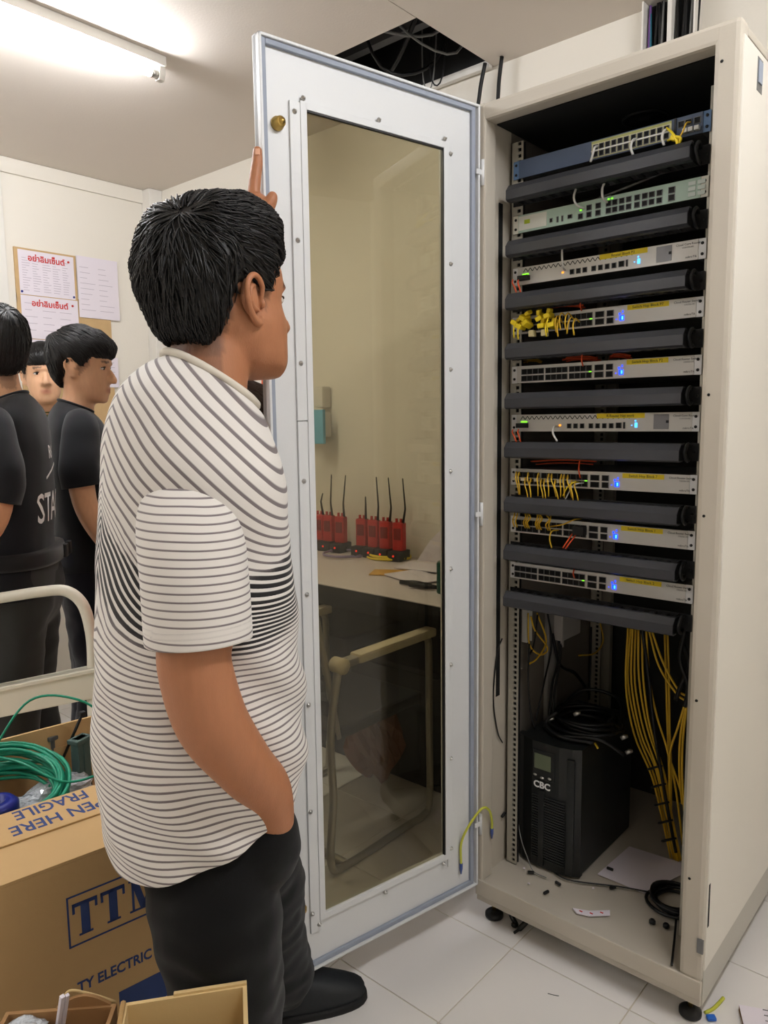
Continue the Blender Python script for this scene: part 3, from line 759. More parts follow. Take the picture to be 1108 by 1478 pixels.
for i, (pth, r_) in enumerate([
    ([(764, 925, .03), (762, 980, .03), (766, 1030, .035), (772, 1052, .05)], .003),
    ([(776, 885, .03), (770, 930, .03), (764, 945, .03)], .003),
    ([(790, 885, .03), (796, 930, .03), (786, 980, .035), (773, 1040, .05)], .003),
    ([(806, 885, .03), (806, 950, .035), (796, 990, .04), (792, 1045, .06)], .004),
    ([(812, 885, .03), (808, 950, .035), (800, 1000, .045), (797, 1050, .06)], .004),
    ([(797, 915, .03), (808, 960, .035), (830, 972, .04), (850, 1000, .06)], .005),
    ([(853, 905, .05), (852, 960, .05), (850, 1010, .06)], .003)]):
    cable('black_cable', [pw_(*q) for q in pth], r_, M_BCABLE, 'thin black cable hanging inside the lower left half of the rack', 'cable', 'black cables hanging at the left in the rack')
for i, (pth, r_) in enumerate([
    ([(990, 905, .3), (981, 950, .3), (993, 990, .3), (988, 1020, .3)], .006),
    ([(984, 925, .32), (995, 960, .32), (984, 985, .32), (975, 1010, .34)], .006),
    ([(926, 905, .33), (935, 970, .34), (945, 1060, .36), (960, 1150, .38), (975, 1230, .4)], .005)]):
    cable('black_cable', [pz(*q) for q in pth], r_, M_BCABLE, ['looped black cable at the right post below the lowest duct', 'kinked black cable behind the loop at the right post', 'long black cable running among the hanging yellow cables'][i], 'cable')
# white conduit and power box on the left inner panel
def lp_box(u0, v0, u1, v1, x0, x1):
    a, c = on(u0, v0, 0, x1), on(u1, v1, 0, x1); return (x0, min(a.y, c.y), min(a.z, c.z)), (x1, max(a.y, c.y), max(a.z, c.z))
tag(MB().box(*lp_box(761, 875, 768, 925, .0075, .026), .003).build('conduit', M_WCABLE), 'short white cable conduit at the left rear inside the rack', 'conduit')
tag(MB().box(*lp_box(792, 875, 803, 1045, .0075, .022), .003).build('conduit', mat('grey_conduit', (150, 148, 144), .5)), 'long pale conduit standing behind the black power unit', 'conduit')
a_, c_ = lp_box(812, 880, 838, 914, .0075, .05)
tag(MB().box(a_, c_, .006).tube([(.03, a_[1] + .03, a_[2] - .025), (.03, a_[1] + .03, a_[2]), (.03, a_[1] + .03, a_[2] + .01)], .009, 8).build('power_adapter', mat('adapter_grey', (176, 172, 168), .5)), 'pale power adapter hanging under the lowest duct at the rear', 'power adapter')

# ------------------------------------------------------------------ UPS on the rack floor
ZF = ZB + .0045
u_ = empty('power_supply', (.028, .155, ZF), label='black tower power supply with small screen standing on the rack floor', cat='power supply')
UW, UD, UH = .192, .36, .368
M_UPS = mat('ups_black', (30, 32, 32), .42, var=.08, vscale=30, bump=.05, bscale=300)
M_UPS2 = mat('ups_front_black', (20, 22, 22), .38)
part('case', M_UPS, u_, (.004, .03, 0), (UW - .004, UD, UH - .004), .006)
fr = MB()
fr.prism([(0, .034), (0, .020), (.022, .006), (.055, -.004), (UW - .055, -.004), (UW - .022, .006), (UW, .020), (UW, .034)], .004, UH, 'z')
fr.build('front_bezel', M_UPS2, u_)
# ventilation slats in two columns
sl = MB().box((0, 0, 0), (1, .005, .0036)).mesh('slat', M_UPS)
nz = 25
for i in range(nz):
    z = .03 + i*.0076
    o = link_mesh('slat', sl, u_, (.058, -.0075, z)); o.scale = (.020, 1, 1)
    o = link_mesh('slat', sl, u_, (.095, -.0075, z)); o.scale = (.062, 1, 1)
part('centre_rib', M_UPS2, u_, (.078, -.009, .012), (.095, -.002, .232), .001)
part('corner_panel', M_UPS, u_, (.158, -.001, .01), (.181, .006, .34), .002)
sp_ = part('screen_bezel', M_UPS2, u_, (.056, -.007, .262), (.124, .0, .345), .004)
part('lcd_screen', mat('lcd_green', (96, 104, 82), .3), sp_, (.064, -.0085, .292), (.114, -.006, .335), .001)
for i in range(3):
    MB().sphere((.066 + i*.022, -.007, .272 - (.004 if i == 1 else 0)), .0045, 10, (1.4, .6, .8)).build('button', M_STEEL, sp_)
text('lettering', 'CBC', .026, M_PRINT, (.062, -.0075, .238), (PI/2, 0, 0), u_, bold=.0008, ext=.0003)

# black cable coil on the power unit, plugs
o = coil((.155, .33, ZF + UH), .085, 6, .0055, M_BCABLE, 'cable_coil', .03, .02, 5, squash=.9)
o.tube(catmull([(.09, .28, ZF + UH + .03), (.1, .25, ZF + UH + .05), (.08, .23, ZF + UH + .02), (.14, .2, ZF + UH + .008), (.23, .22, ZF + UH + .008)], 6), .0055, 6)
o.tube(catmull([(.06, .33, ZF + UH + .02), (.1, .42, ZF + UH + .07), (.2, .44, ZF + UH + .06), (.25, .36, ZF + UH + .01)], 6), .0055, 6)
o.tube(catmull([(.07, .24, ZF + UH + .006), (.13, .205, ZF + UH + .006), (.24, .225, ZF + UH + .02), (.3, .26, ZF + UH - .02)], 6), .005, 6)
tag(o.build('cable_coil', M_BCABLE), 'coil of black power cables lying on top of the black power unit', 'cable coil')
for i, (u, v) in enumerate(((790, 1040), (828, 1032), (896, 1066), (903, 1087))):
    c = on(u, v, 1, .24 + .02*i)
    tag(MB().tube([c, c + Vector((.008, .004, .006)), c + Vector((.016, .008, .008))], [.006, .007, .004], 8).build('cable_lug', M_STEEL), ['leftmost', 'second', 'third', 'rightmost'][i] + ' of four shiny cable lugs on the black cable coil', 'cable lug')
for i, (u, v) in enumerate(((816, 1062), (858, 1072))):
    c = on(u, v, 1, .24)
    tag(MB().tube([c, c + Vector((.012, -.004, -.012))], .003, 6).build('wire_end', M_YCABLE), ['left', 'right'][i] + ' small yellow wire end on the black cable coil', 'wire')
# black coil at the right of the rack floor
def flo(u, v): return on(u, v, 2, ZF)
c = flo(958, 1298); c.x += .03
o = coil((c.x, c.y, ZF), .058, 5, .0045, M_BCABLE, 'cable_coil', .018, .012, 9)
o.tube(catmull([(c.x - .05, c.y, ZF + .008), (c.x - .14, c.y - .03, ZF + .004), (c.x - .26, c.y - .09, ZF + .004), (c.x - .33, c.y - .07, ZF + .004)], 6), .0022, 6)
o.tube(catmull([(c.x + .02, c.y - .05, ZF + .006), (c.x + .045, c.y - .13, ZF + .004), (c.x + .075, c.y - .23, ZF + .004)], 6), .003, 6)
tag(o.build('cable_coil', M_BCABLE), 'coil of thin black cable on the rack floor beside the right post', 'cable coil')
tag(cable('thin_cable', [(.032, .14, .44), (.034, .142, .33), (.055, .138, .21), (.085, .132, .15), (.11, .12, ZF + .003), (.15, .118, ZF + .003)], .0015, M_GCABLE), 'thin dark cord hanging down the front of the black power unit', 'cord')
# paper sheets and litter
P4 = [flo(908, 1222), flo(862, 1262), flo(930, 1290), flo(985, 1262), flo(990, 1248)]
b = MB(); n_ = len(P4)
b.prism([(p.x, p.y) for p in P4], ZF - .0002, ZF + .0012, 'z')
tag(b.build('paper_sheet', M_PAPER), 'white paper sheet on the rack floor behind the black coil', 'paper')
P5 = [flo(826, 1312), flo(832, 1319), flo(850, 1323), flo(880, 1322), flo(880, 1315), flo(850, 1316)]
o = tag(MB().prism([(p.x, p.y) for p in P5], ZF, ZF + .003, 'z').build('torn_tape', M_PAPER), 'torn white tape strip with red marks on the rack floor', 'tape')
for q in ((838, 1317), (853, 1320), (868, 1319)):
    p_ = flo(*q); part('red_mark', M_REDINK, o, (p_.x - .004, p_.y - .002, ZF + .002), (p_.x + .004, p_.y + .002, ZF + .0036))
for i, (u, v, a) in enumerate(((766, 1261, .6), (788, 1290, 1.3), (805, 1277, -.2), (880, 1256, .0), (884, 1283, 1.0))):
    p_ = flo(u, v)
    tag(MB().obox((p_.x, p_.y, ZF + .004), (.018, .007, .007), Matrix.Rotation(a, 3, 'Z'), .002).build('plastic_clip', M_BLACK), 'small black plastic clip lying on the rack floor', 'clip', 'black clips littering the rack floor')
for i, (u, v) in enumerate(((756, 1254), (763, 1276), (856, 1283))):
    p_ = flo(u, v)
    tag(MB().sphere((p_.x, p_.y, ZF + .002), .003, 8, (1.2, 1, .7)).build('paper_scrap', M_PAPER), 'tiny white scrap lying on the rack floor', 'scrap', 'white scraps littering the rack floor')
for i, (u, v) in enumerate(((941, 1332), (961, 1338))):
    p_ = flo(u, v)
    tag(MB().lathe([(.008, 0), (.008, .006), (.006, .009), (.002, .009)], (p_.x, p_.y, ZF), 12).build('rubber_plug', M_BLACK), ('left' if i == 0 else 'right') + ' one of two round black rubber plugs on the rack floor', 'rubber plug')
# earth wire between door and frame
d0 = Vector((math.cos(DA), -math.sin(DA), 0)); n0 = Vector((math.sin(DA), math.cos(DA), 0))
def door_pt(s, z, off): return d0*s + n0*off + Vector((0, 0, z))
A_ = door_pt(.062, .250, .006); B_ = Vector((.022, .03, .30))
w_ = cable('earth_wire', [door_pt(.062, .19, .006), A_, door_pt(.05, .30, .02), (.03, -.02, .345), (.034, .01, .33), (.03, .03, .29), (.028, .034, .262)], .0035, M_GREENY, 'yellow green earth wire bowed between the open door and the rack frame', 'wire')
MB().tube([door_pt(.062, .195, .006), door_pt(.062, .18, .006), door_pt(.062, .165, .006)], [.0045, .0045, .002], 8).build('crimp_lug', mat('blue_crimp', (60, 80, 140), .4), w_)
MB().tube([(.028, .034, .265), (.028, .034, .25), (.028, .034, .236)], [.0045, .0045, .002], 8).build('crimp_lug', mat('blue_crimp', (60, 80, 140), .4), w_)
cable('thin_cable', [(.012, .105, .78), (.011, .08, .74), (.0105, .065, .62), (.012, .085, .52), (.012, .11, .48)], .002, M_BCABLE, 'thin black cord bowed on the left inner wall of the rack', 'cord')
tag(MB().obox((.014, .115, .265), (.008, .02, .006), Matrix.Rotation(.3, 3, 'X'), .002).build('plastic_clip', M_BLACK), 'black clip stuck beside the left rail above the rack floor', 'clip')
# floor litter
p_ = on(748, 1345, 2, 0)
tag(MB().tube(catmull([(p_.x - .02, p_.y + .05, .04), (p_.x + .012, p_.y + .03, .03), (p_.x, p_.y + .005, .006), (p_.x - .004, p_.y - .015, .004)], 5), [.010]*6 + [.008]*5 + [.004]*5, 6).build('velcro_strap', M_BCABLE), 'crumpled black strap hanging under the front of the rack', 'strap')
tag(MB().tube(catmull([(.07, .05, .05), (.085, .05, .02), (.10, .045, .008), (.095, .035, .012)], 4), .007, 6).build('cable_end', M_BCABLE), 'black cable end under the rack beside the left foot', 'cable')
pa, pb_, pc = on(1017, 1462, 2, .003), on(1030, 1455, 2, .003), on(1044, 1440, 2, .01)
cable('cut_wire', [pa, pb_, pc], .004, M_GREENY, 'short piece of yellow green wire on the floor by the rack corner', 'wire')
p_ = on(1026, 1470, 2, .004)
tag(MB().obox((p_.x, p_.y, .006), (.02, .014, .008), Matrix.Rotation(.7, 3, 'Z'), .002).build('blue_clip', mat('blue_clip', (40, 100, 190), .4)), 'small blue plastic piece on the floor by the rack corner', 'plastic piece')
p0, p1 = on(1066, 1452, 2, .01), on(1100, 1478, 2, .01)
e = empty('paper_card', (p0.x, p0.y, 0), label='white printed paper folded with a brown edge on the floor at lower right', cat='paper')
b = MB(); b.add([(0, 0, .012), (.10, .05, .010), (.16, -.04, .010), (.035, -.075, .012), (0, 0, .014), (.10, .05, .012), (.16, -.04, .012), (.035, -.075, .014)], [(0, 1, 2, 3), (4, 7, 6, 5), (0, 4, 5, 1), (1, 5, 6, 2), (2, 6, 7, 3), (3, 7, 4, 0)])
b.build('sheet', M_PAPER, e)
b = MB(); b.box((0, 0, 0), (.09, .004, .012)); o = b.build('folded_edge', M_CARDD, e); o.rotation_euler = (0, 0, -1.1)
for k in range(3):
    o = MB().box((.05, -.002 - k*.017, .0125), (.11, -.0005 - k*.017, .0145)).build('printed_line', M_GINK, e); o.rotation_euler = (0, 0, .42)
p_ = on(798, 1436, 2, .001); tag(MB().tube([p_ + Vector((-.012, -.004, 0)), p_, p_ + Vector((.012, .006, 0))], .0008, 5).build('wire_snip', M_BCABLE), 'tiny dark wire snip on the white floor tiles', 'wire')

# vertical trunking behind the rack top with cables
e = empty('cable_trunking', (0, YB, 0), label='white vertical wall trunking full of cables above the rack', cat='cable trunking')
xa, xb = .026, .188
part('back', M_DARK, e, (xa, -.006, 1.2), (xb, -.0005, HC - .002))
for x in (xa - .004, .105, xb - .002): part('trunk_wall', M_TRIM, e, (x, -.06, 1.2), (x + (.006 if x != .105 else .014), -.0005, HC - .002), .001)
for i in range(16):
    x = xa + .012 + (i % 8)*.0095 + (.085 if i >= 8 else 0)
    mt_ = [mat('purple_cable', (120, 84, 150), .5), M_BCABLE, mat('teal_cable', (40, 110, 130), .5), M_BCABLE, M_GCABLE, M_BCABLE, mat('pink_cable', (176, 110, 140), .5), M_BCABLE][i % 8]
    if i >= 8 and i % 3: mt_ = M_BCABLE
    s_ = .02*math.sin(i*2.3)
    o = cable('trunk_cable', [(x, YB - .02 - .012*(i % 3), 1.2), (x, YB - .022 - .012*(i % 3), 2.2), (x + s_*.6, YB - .035, 2.5), (x + s_, YB - .03, HC - .01)], .0045, mt_, ('cable running up inside the left channel of the wall trunking' if i < 8 else 'dark cable running up inside the right channel of the wall trunking'), 'cable', 'cables in the wall trunking')
# ------------------------------------------------------------------ people
def fuse(parts, voxel, smooth=6, fac=.5):
    me = bpy.data.meshes.new('tmp'); V = []; F = []
    for q in parts:
        o = len(V); V += [tuple(v) for v in q.v]; F += [tuple(i + o for i in f) for f in q.f]
    me.from_pydata(V, [], F); me.update()
    bm = bmesh.new(); bm.from_mesh(me); bmesh.ops.recalc_face_normals(bm, faces=bm.faces[:]); bm.to_mesh(me); bm.free()
    ob = bpy.data.objects.new('tmp', me); COL.objects.link(ob)
    r = ob.modifiers.new('r', 'REMESH'); r.mode = 'VOXEL'; r.voxel_size = voxel
    if smooth:
        s = ob.modifiers.new('s', 'SMOOTH'); s.factor = fac; s.iterations = smooth
    dg = bpy.context.evaluated_depsgraph_get(); dg.update()
    out = bpy.data.meshes.new_from_object(ob.evaluated_get(dg))
    bpy.data.objects.remove(ob); bpy.data.meshes.remove(me)
    out.polygons.foreach_set('use_smooth', [True]*len(out.polygons))
    return out
def limb(pts, rad, k=5, n=14):
    b = MB(); P = catmull(pts, k); Rr = [float(x) for x in catf(rad, k)] if len(rad) > 2 else [rad[0] + (rad[1] - rad[0])*i/(len(P) - 1) for i in range(len(P))]
    b.tube(P, Rr, n)
    b.sphere(P[0], Rr[0], 14); b.sphere(P[-1], Rr[-1], 14)
    return b
def oring(spec, n=40, ex=2.4):
    yb, yf, w_, zb, zf = spec[:5]; c = (yb + yf)/2; h = (yf - yb)/2
    out = []
    for j in range(n):
        t = 2*PI*j/n; cs, sn = math.cos(t), math.sin(t)
        x = w_*math.copysign(abs(cs)**(2/ex), cs); y = h*math.copysign(abs(sn)**(2/ex), sn)
        out.append(Vector((x, c + y, zb + (zf - zb)*(y + h)/(2*h))))
    return out
def torso_loft(specs, k=6, n=48, ex=2.4, cap=True):
    A = catf([tuple(s) for s in specs], k)
    return MB().loft([oring(a, n, ex) for a in A], cap)
def ellip(c, r, M=None, n=14):
    b = MB(); b.sphere((0, 0, 0), 1, n)
    M = M or Matrix.Identity(3); c = Vector(c)
    b.v = [tuple(c + M @ Vector((v[0]*r[0], v[1]*r[1], v[2]*r[2]))) for v in b.v]
    return b
def xform(b, M4):
    b.v = [tuple(M4 @ Vector(v)) for v in b.v]; return b

HEAD = [(-.118, .030, .082, .022), (-.112, .012, .090, .038), (-.095, -.020, .094, .052), (-.065, -.055, .094, .063), (-.03, -.086, .095, .070), (.0, -.100, .090, .074), (.04, -.104, .096, .077), (.075, -.096, .082, .072), (.1, -.074, .055, .058), (.114, -.045, .025, .036), (.121, -.018, .0, .012)]
def head_parts(M4, ear_scale=1.0, grow=0.0, cheek=0.0, ears=True):
    specs = [(yb - grow, yf + grow, w_ + grow + (cheek if -.1 < z < -.02 else 0), z, z) for z, yb, yf, w_ in HEAD]
    A = catf(specs, 4)
    parts = [MB().loft([oring(a, 36, 2.2) for a in A])]
    if not grow:
        parts.append(limb([(0, .088, .012), (0, .106, -.018), (0, .112, -.033)], [.007, .011, .014], 4, 10))
        parts.append(ellip((-.012, .100, -.036), (.009, .010, .008))); parts.append(ellip((.012, .100, -.036), (.009, .010, .008)))
        parts.append(ellip((0, .094, -.064), (.022, .008, .006))); parts.append(ellip((0, .093, -.075), (.019, .009, .007)))
        parts.append(ellip((0, .088, .026), (.045, .012, .009)))
        for s in ((-1, 1) if ears else ()):
            E = ear_scale
            # ear: helix rim, inner bowl and lobe
            rim = [(s*.076, .004, -.020), (s*.080, .006, .002), (s*.085, .0, .022), (s*.090, -.016, .030), (s*.094, -.030, .020), (s*.092, -.033, .0), (s*.086, -.024, -.020), (s*.079, -.010, -.034), (s*.076, .0, -.034)]
            parts.append(limb([(x, y*E, z*E) for x, y, z in rim], [.0042, .0045, .005, .005, .005, .005, .005, .0075, .006], 3, 8))
            parts.append(ellip((s*.0785, -.013*E, -.002), (.006, .020*E, .027*E)))
    return [xform(q, M4) for q in parts]
def fine_ear(M4, s, E=1.0):
    """outer ear with helix, inner fold, hollow and lobe, fine enough for a close view"""
    rim = [(.074, .006, -.012), (.080, .004, .002), (.084, .004, .016), (.088, -.006, .029), (.092, -.020, .031), (.095, -.032, .020), (.094, -.034, .002), (.089, -.027, -.016), (.083, -.016, -.029), (.079, -.004, -.036), (.076, .004, -.030)]
    p = [limb([(s*x, y*E, z*E) for x, y, z in rim], [.0035, .0038, .0042, .0045, .0047, .0047, .0045, .0045, .0060, .0068, .0050], 4, 10)]
    p.append(limb([(s*.081, -.008*E, .018*E), (s*.088, -.021*E, .014*E), (s*.089, -.024*E, .0), (s*.084, -.016*E, -.014*E), (s*.080, -.004*E, -.018*E)], [.0028, .0036, .0038, .0036, .0032], 4, 8))
    p.append(ellip((s*.080, -.019*E, .002*E), (.0055, .016*E, .028*E)))
    p.append(ellip((s*.0735, -.004*E, -.002*E), (.0045, .014*E, .022*E)))
    p.append(ellip((s*.079, .006*E, -.008*E), (.005, .0045, .007)))
    return [xform(q, M4) for q in p]
def head_matrix(c, yaw=0, pitch=0, roll=0):
    return Matrix.Translation(c) @ Matrix.Rotation(yaw, 4, 'Z') @ Matrix.Rotation(pitch, 4, 'X') @ Matrix.Rotation(roll, 4, 'Y')

def attr_mat(name, rough=.5, attr='tint', spec=.4, sss=0.0, bump=0.0, bscale=120):
    mt = bpy.data.materials.new(name); mt.use_nodes = True; nt = mt.node_tree; b = nt.nodes['Principled BSDF']
    a = nt.nodes.new('ShaderNodeAttribute'); a.attribute_name = attr
    n = nt.nodes.new('ShaderNodeTexNoise'); n.inputs['Scale'].default_value = 35; n.inputs['Detail'].default_value = 4
    mp = nt.nodes.new('ShaderNodeMapRange'); mp.inputs[3].default_value = .9; mp.inputs[4].default_value = 1.08
    mx = nt.nodes.new('ShaderNodeMix'); mx.data_type = 'RGBA'; mx.blend_type = 'MULTIPLY'; mx.inputs[0].default_value = 1
    nt.links.new(n.outputs['Fac'], mp.inputs[0]); nt.links.new(a.outputs['Color'], mx.inputs[6]); nt.links.new(mp.outputs[0], mx.inputs[7])
    nt.links.new(mx.outputs[2], b.inputs['Base Color']); b.inputs['Roughness'].default_value = rough; b.inputs['Specular IOR Level'].default_value = spec
    if sss: b.inputs['Subsurface Weight'].default_value = sss; b.inputs['Subsurface Radius'].default_value = (.012, .005, .003)
    if bump:
        bp = nt.nodes.new('ShaderNodeBump'); bp.inputs['Strength'].default_value = bump; bp.inputs['Distance'].default_value = .004
        n2 = nt.nodes.new('ShaderNodeTexNoise'); n2.inputs['Scale'].default_value = bscale
        nt.links.new(n2.outputs['Fac'], bp.inputs['Height']); nt.links.new(bp.outputs[0], b.inputs['Normal'])
    return mt
M_SKIN = attr_mat('skin', .5, sss=.08, bump=.15, bscale=220)
M_HAIR = mat('black_hair', (18, 16, 16), .48, spec=.5)
M_HAIRB = mat('brown_hair', (52, 34, 26), .42, spec=.5)
M_EYE = mat('eye_white', (220, 214, 206), .2)
M_IRIS = mat('dark_iris', (18, 12, 10), .15)

def hair_mask(p):
    """short sides, longer top: how thick the hair stands at a head-local surface point (None: bare skin)"""
    x, y, z = p
    if y > .05: line = .062 + .10*max(0, .03 - abs(x))*0
    elif y > .012: line = .062 - (.05 - y)/.038*.062
    elif y > -.035: line = .026
    elif y > -.06: line = .026 - (-.035 - y)/.025*.10
    else: line = -.082
    if z < line: return None
    return min(1, (z - line)/.05)
def colour_skin(me, M4, skin, stub=True, mask=hair_mask):
    inv = M4.inverted(); lip = tuple(a_*b_ for a_, b_ in zip(lin(skin), (.72, .50, .52))); dark = lin((34, 28, 26)); sk = lin(skin)
    a = me.color_attributes.new('tint', 'FLOAT_COLOR', 'POINT')
    buf = np.ones((len(me.vertices), 4), np.float32)
    for i, v in enumerate(me.vertices):
        h = inv @ v.co; c = sk
        if abs(h.x) < .12 and abs(h.y) < .13 and -.14 < h.z < .16:
            k = mask((h.x, h.y, h.z))
            if k is not None and abs(h.x) < .083: t = .55 + .45*k; c = tuple(s*(1 - t) + d*t for s, d in zip(sk, dark))
            elif h.y > .082 and abs(h.x) < .026 and -.084 < h.z < -.055:
                q_ = max(0, 1 - (abs(h.x)/.025)**2)*max(0, 1 - ((h.z + .0695)/.0125)**2); c = tuple(s*(1 - q_) + d*q_ for s, d in zip(sk, lip))
            elif h.y > .07 and .014 < abs(h.x) < .047 and abs(h.z - .030 + .1*max(0, abs(h.x) - .03)) < .0045: c = tuple(s*.25 + d*.75 for s, d in zip(sk, dark))
            else:
                # faint sideburn and nape stubble of cropped hair
                if stub:
                    k2 = mask((h.x, h.y, h.z + .022))
                    if k2 is not None and abs(h.x) < .083 and h.y < .045: c = tuple(s*.62 + d*.38 for s, d in zip(sk, dark))
        buf[i, :3] = c
    a.data.foreach_set('color', buf.ravel())
def face_features(M4, parent):
    for s in (-1, 1):
        e = xform(ellip((s*.031, .0765, .006), (.0135, .0095, .0065)), M4).build('eye', M_EYE, parent)
        xform(ellip((s*.031, .0840, .006), (.0055, .0035, .0055)), M4).build('iris', M_IRIS, e)
        xform(limb([(s*.017, .0835, .008), (s*.031, .0885, .0120), (s*.045, .079, .008)], [.0015, .002, .0012], 4, 6), M4).build('eyelid', M_IRIS, e)
def make_hair(M4, parent, mt, thick=.022, strands=900, mask=hair_mask, seed=1, length=.055, crown=(0.012, -.062, .105), fringe=0.0, lift=.004, back=1.0, jitter=.35):
    rnd = random.Random(seed)
    specs = [(yb, yf, w_, z, z) for z, yb, yf, w_ in HEAD]
    A = catf(specs, 6); n = 56
    rings = [oring(a, n, 2.2) for a in A]
    V = []; keep = []
    cz = Vector((0, -.005, .01))
    for r in rings:
        for p in r:
            k = mask(tuple(p)); keep.append(k is not None)
            d = (p - cz).normalized()
            t = 0.0
            if k is not None:
                top = max(0, min(1, (p.z + .01)/.09))
                t = .004 + thick*k*(.5 + .5*top)*(1 + .25*noise.noise(p*38 + Vector((seed, 0, 0))))
                if p.y < -.03 and p.z < .05: t *= back
            V.append(p + d*(t if k is not None else -.004))
    F = []
    for i in range(len(rings) - 1):
        for j in range(n):
            q = (i*n + j, i*n + (j + 1) % n, (i + 1)*n + (j + 1) % n, (i + 1)*n + j)
            if sum(keep[a] for a in q) >= 2: F.append(q)
    F.append(tuple((len(rings) - 1)*n + j for j in range(n)))
    b = MB(); b.smooth = True; b.add(V, F)
    bvh = BVHTree.FromPolygons(V, F)
    areas = []
    cr = Vector(crown)
    for i in range(strands):
        f = F[rnd.randrange(len(F) - 1)]
        p = sum((V[a]*rnd.random() for a in f), Vector())*0
        ws = [rnd.random() for _ in f]; sw = sum(ws)
        p = sum((V[a]*(w_/sw) for a, w_ in zip(f, ws)), Vector())
        L = length*rnd.uniform(.6, 1.25); ns = 5; pts = []
        top = max(0, min(1, (p.z - .02)/.07))
        off = 0.001
        jit = Vector((rnd.uniform(-jitter, jitter), rnd.uniform(-jitter, jitter), rnd.uniform(-.6*jitter, .6*jitter)))
        q = p.copy()
        for s in range(ns + 1):
            hit = bvh.find_nearest(q)
            if hit[0] is None: break
            nn = (hit[0] - cz).normalized()
            base = hit[0]
            pts.append(base + nn*(off + lift*(s/ns)*(1.2 if s < ns else .6)))
            fl_ = (base - cr); fl_ = fl_ - nn*fl_.dot(nn)
            if fl_.length < 1e-4: fl_ = nn.orthogonal()
            fl_.normalize()
            dirn = fl_ + jit*.6 + Vector((0, .25*top + fringe*top, -.55*(1 - top)))
            dirn = dirn - nn*dirn.dot(nn)
            if dirn.length > 1e-5: dirn.normalize()
            q = base + dirn*(L/ns)
            if mask(tuple(q)) is None and s > 1 and q.z < .03 and rnd.random() < .6: break
        if len(pts) < 3: continue
        wd = rnd.uniform(.0011, .0024)
        b.tube(pts, [wd*(1 - .85*(s/(len(pts) - 1))**1.5) for s in range(len(pts))], 4, cap=False)
    xform(b, M4)
    return b.build('hair', mt, parent)

def cloth_noise(me, amp, scale=(6, 6, 3), seed=0, fine=.35, maskf=None):
    me.update()
    co = [v.co.copy() for v in me.vertices]; no = [v.normal.copy() for v in me.vertices]
    for v, c, nn in zip(me.vertices, co, no):
        q = Vector((c.x*scale[0] + seed, c.y*scale[1], c.z*scale[2]))
        d = noise.noise(q) + fine*noise.noise(q*2.7 + Vector((3, 1, 7)))
        d = (abs(d)**.8)*(1 if d > 0 else -1)
        v.co = c + nn*d*amp*(maskf(c) if maskf else 1)
def fabric(name, rgb, rough=.85, sheen=.3):
    return mat(name, rgb, rough, var=.12, vscale=14, bump=.12, bscale=600, sheen=sheen, spec=.2)

# ---------------- the man by the rack
MAN = Vector((.059, -.912, 0)); MRZ = -.368
Rm = Matrix.Rotation(MRZ, 3, 'Z'); Rmi = Rm.inverted()
def loc(w_): return Rmi @ (Vector(w_) - MAN)
def lx(u, v, x):
    """point of the man's own frame: where the sight line of a photo pixel meets his sagittal plane at x"""
    c = loc(CAM); d = Rmi @ Vector(ray(u, v)); t = (x - c.x)/d.x
    return c + d*t
man = empty('person', MAN, MRZ, label='man in white striped T-shirt and black trousers holding the rack door', cat='person')
AX = .205
M4 = head_matrix((-.012, .080, 1.566), .36, .06, .0) @ Matrix.Scale(1.04, 4)
parts = head_parts(M4, .95, cheek=.008, ears=False)
parts.append(limb([(-.004, .058, 1.53), (0, .044, 1.47), (0, .028, 1.40), (0, .01, 1.30)], [.060, .064, .075, .10], 4, 20))
parts.append(ellip((0, .01, 1.30), (.12, .085, .12)))
parts.append(ellip((0, .055, 1.475), (.05, .055, .05)))
# right arm down to the pocket
el = lx(283, 985, AX + .02); wr = lx(352, 1105, AX - .005); ha = lx(382, 1140, AX - .03)
sy_ = lx(292, 945, AX + .012).y
parts.append(limb([(.11, .012, 1.26), (.175, sy_, 1.20), (AX, sy_, 1.10), (AX + .012, el.y, el.z + .03), tuple(lx(305, 1040, AX + .015)), tuple(wr), tuple(ha), tuple(lx(392, 1185, AX - .055))], [.046, .048, .049, .050, .050, .043, .040, .036], 6, 18))
parts.append(ellip(lx(384, 1135, AX - .03), (.032, .034, .045)))
# fingers of the pocketed hand pressed into the pocket
for i, (du, dv) in enumerate(((408, 1165), (400, 1180), (388, 1190), (374, 1192))):
    parts.append(limb([lx(386 + (du - 390)*.4, 1142, AX - .035), lx(du, dv, AX - .06)], [.011, .010], 4, 8))
parts.append(limb([lx(398, 1105, AX - .045), lx(409, 1120, AX - .075), lx(412, 1150, AX - .09)], [.014, .012, .010], 4, 10))
# left arm up to the door edge
HD = 1.478
def hp(u, v, dd=0): return loc(at(u, v, HD + dd))
wrist = hp(366, 352, .01); elbow = loc(at(305, 575, 1.56)); shoulder = Vector((-.15, .0, 1.33))
parts.append(limb([tuple(shoulder), tuple(shoulder.lerp(elbow, .5) + Vector((-.02, 0, -.01))), tuple(elbow), tuple(elbow.lerp(wrist, .5)), tuple(wrist)], [.048, .052, .047, .042, .031], 6, 16))
parts.append(limb([wrist, hp(369, 325, .005), hp(370, 303, .0)], [.030, .034, .033], 4, 14))
parts.append(ellip(hp(371, 312, .004), (.036, .020, .045)))
fing = fuse(parts, .006, 5)
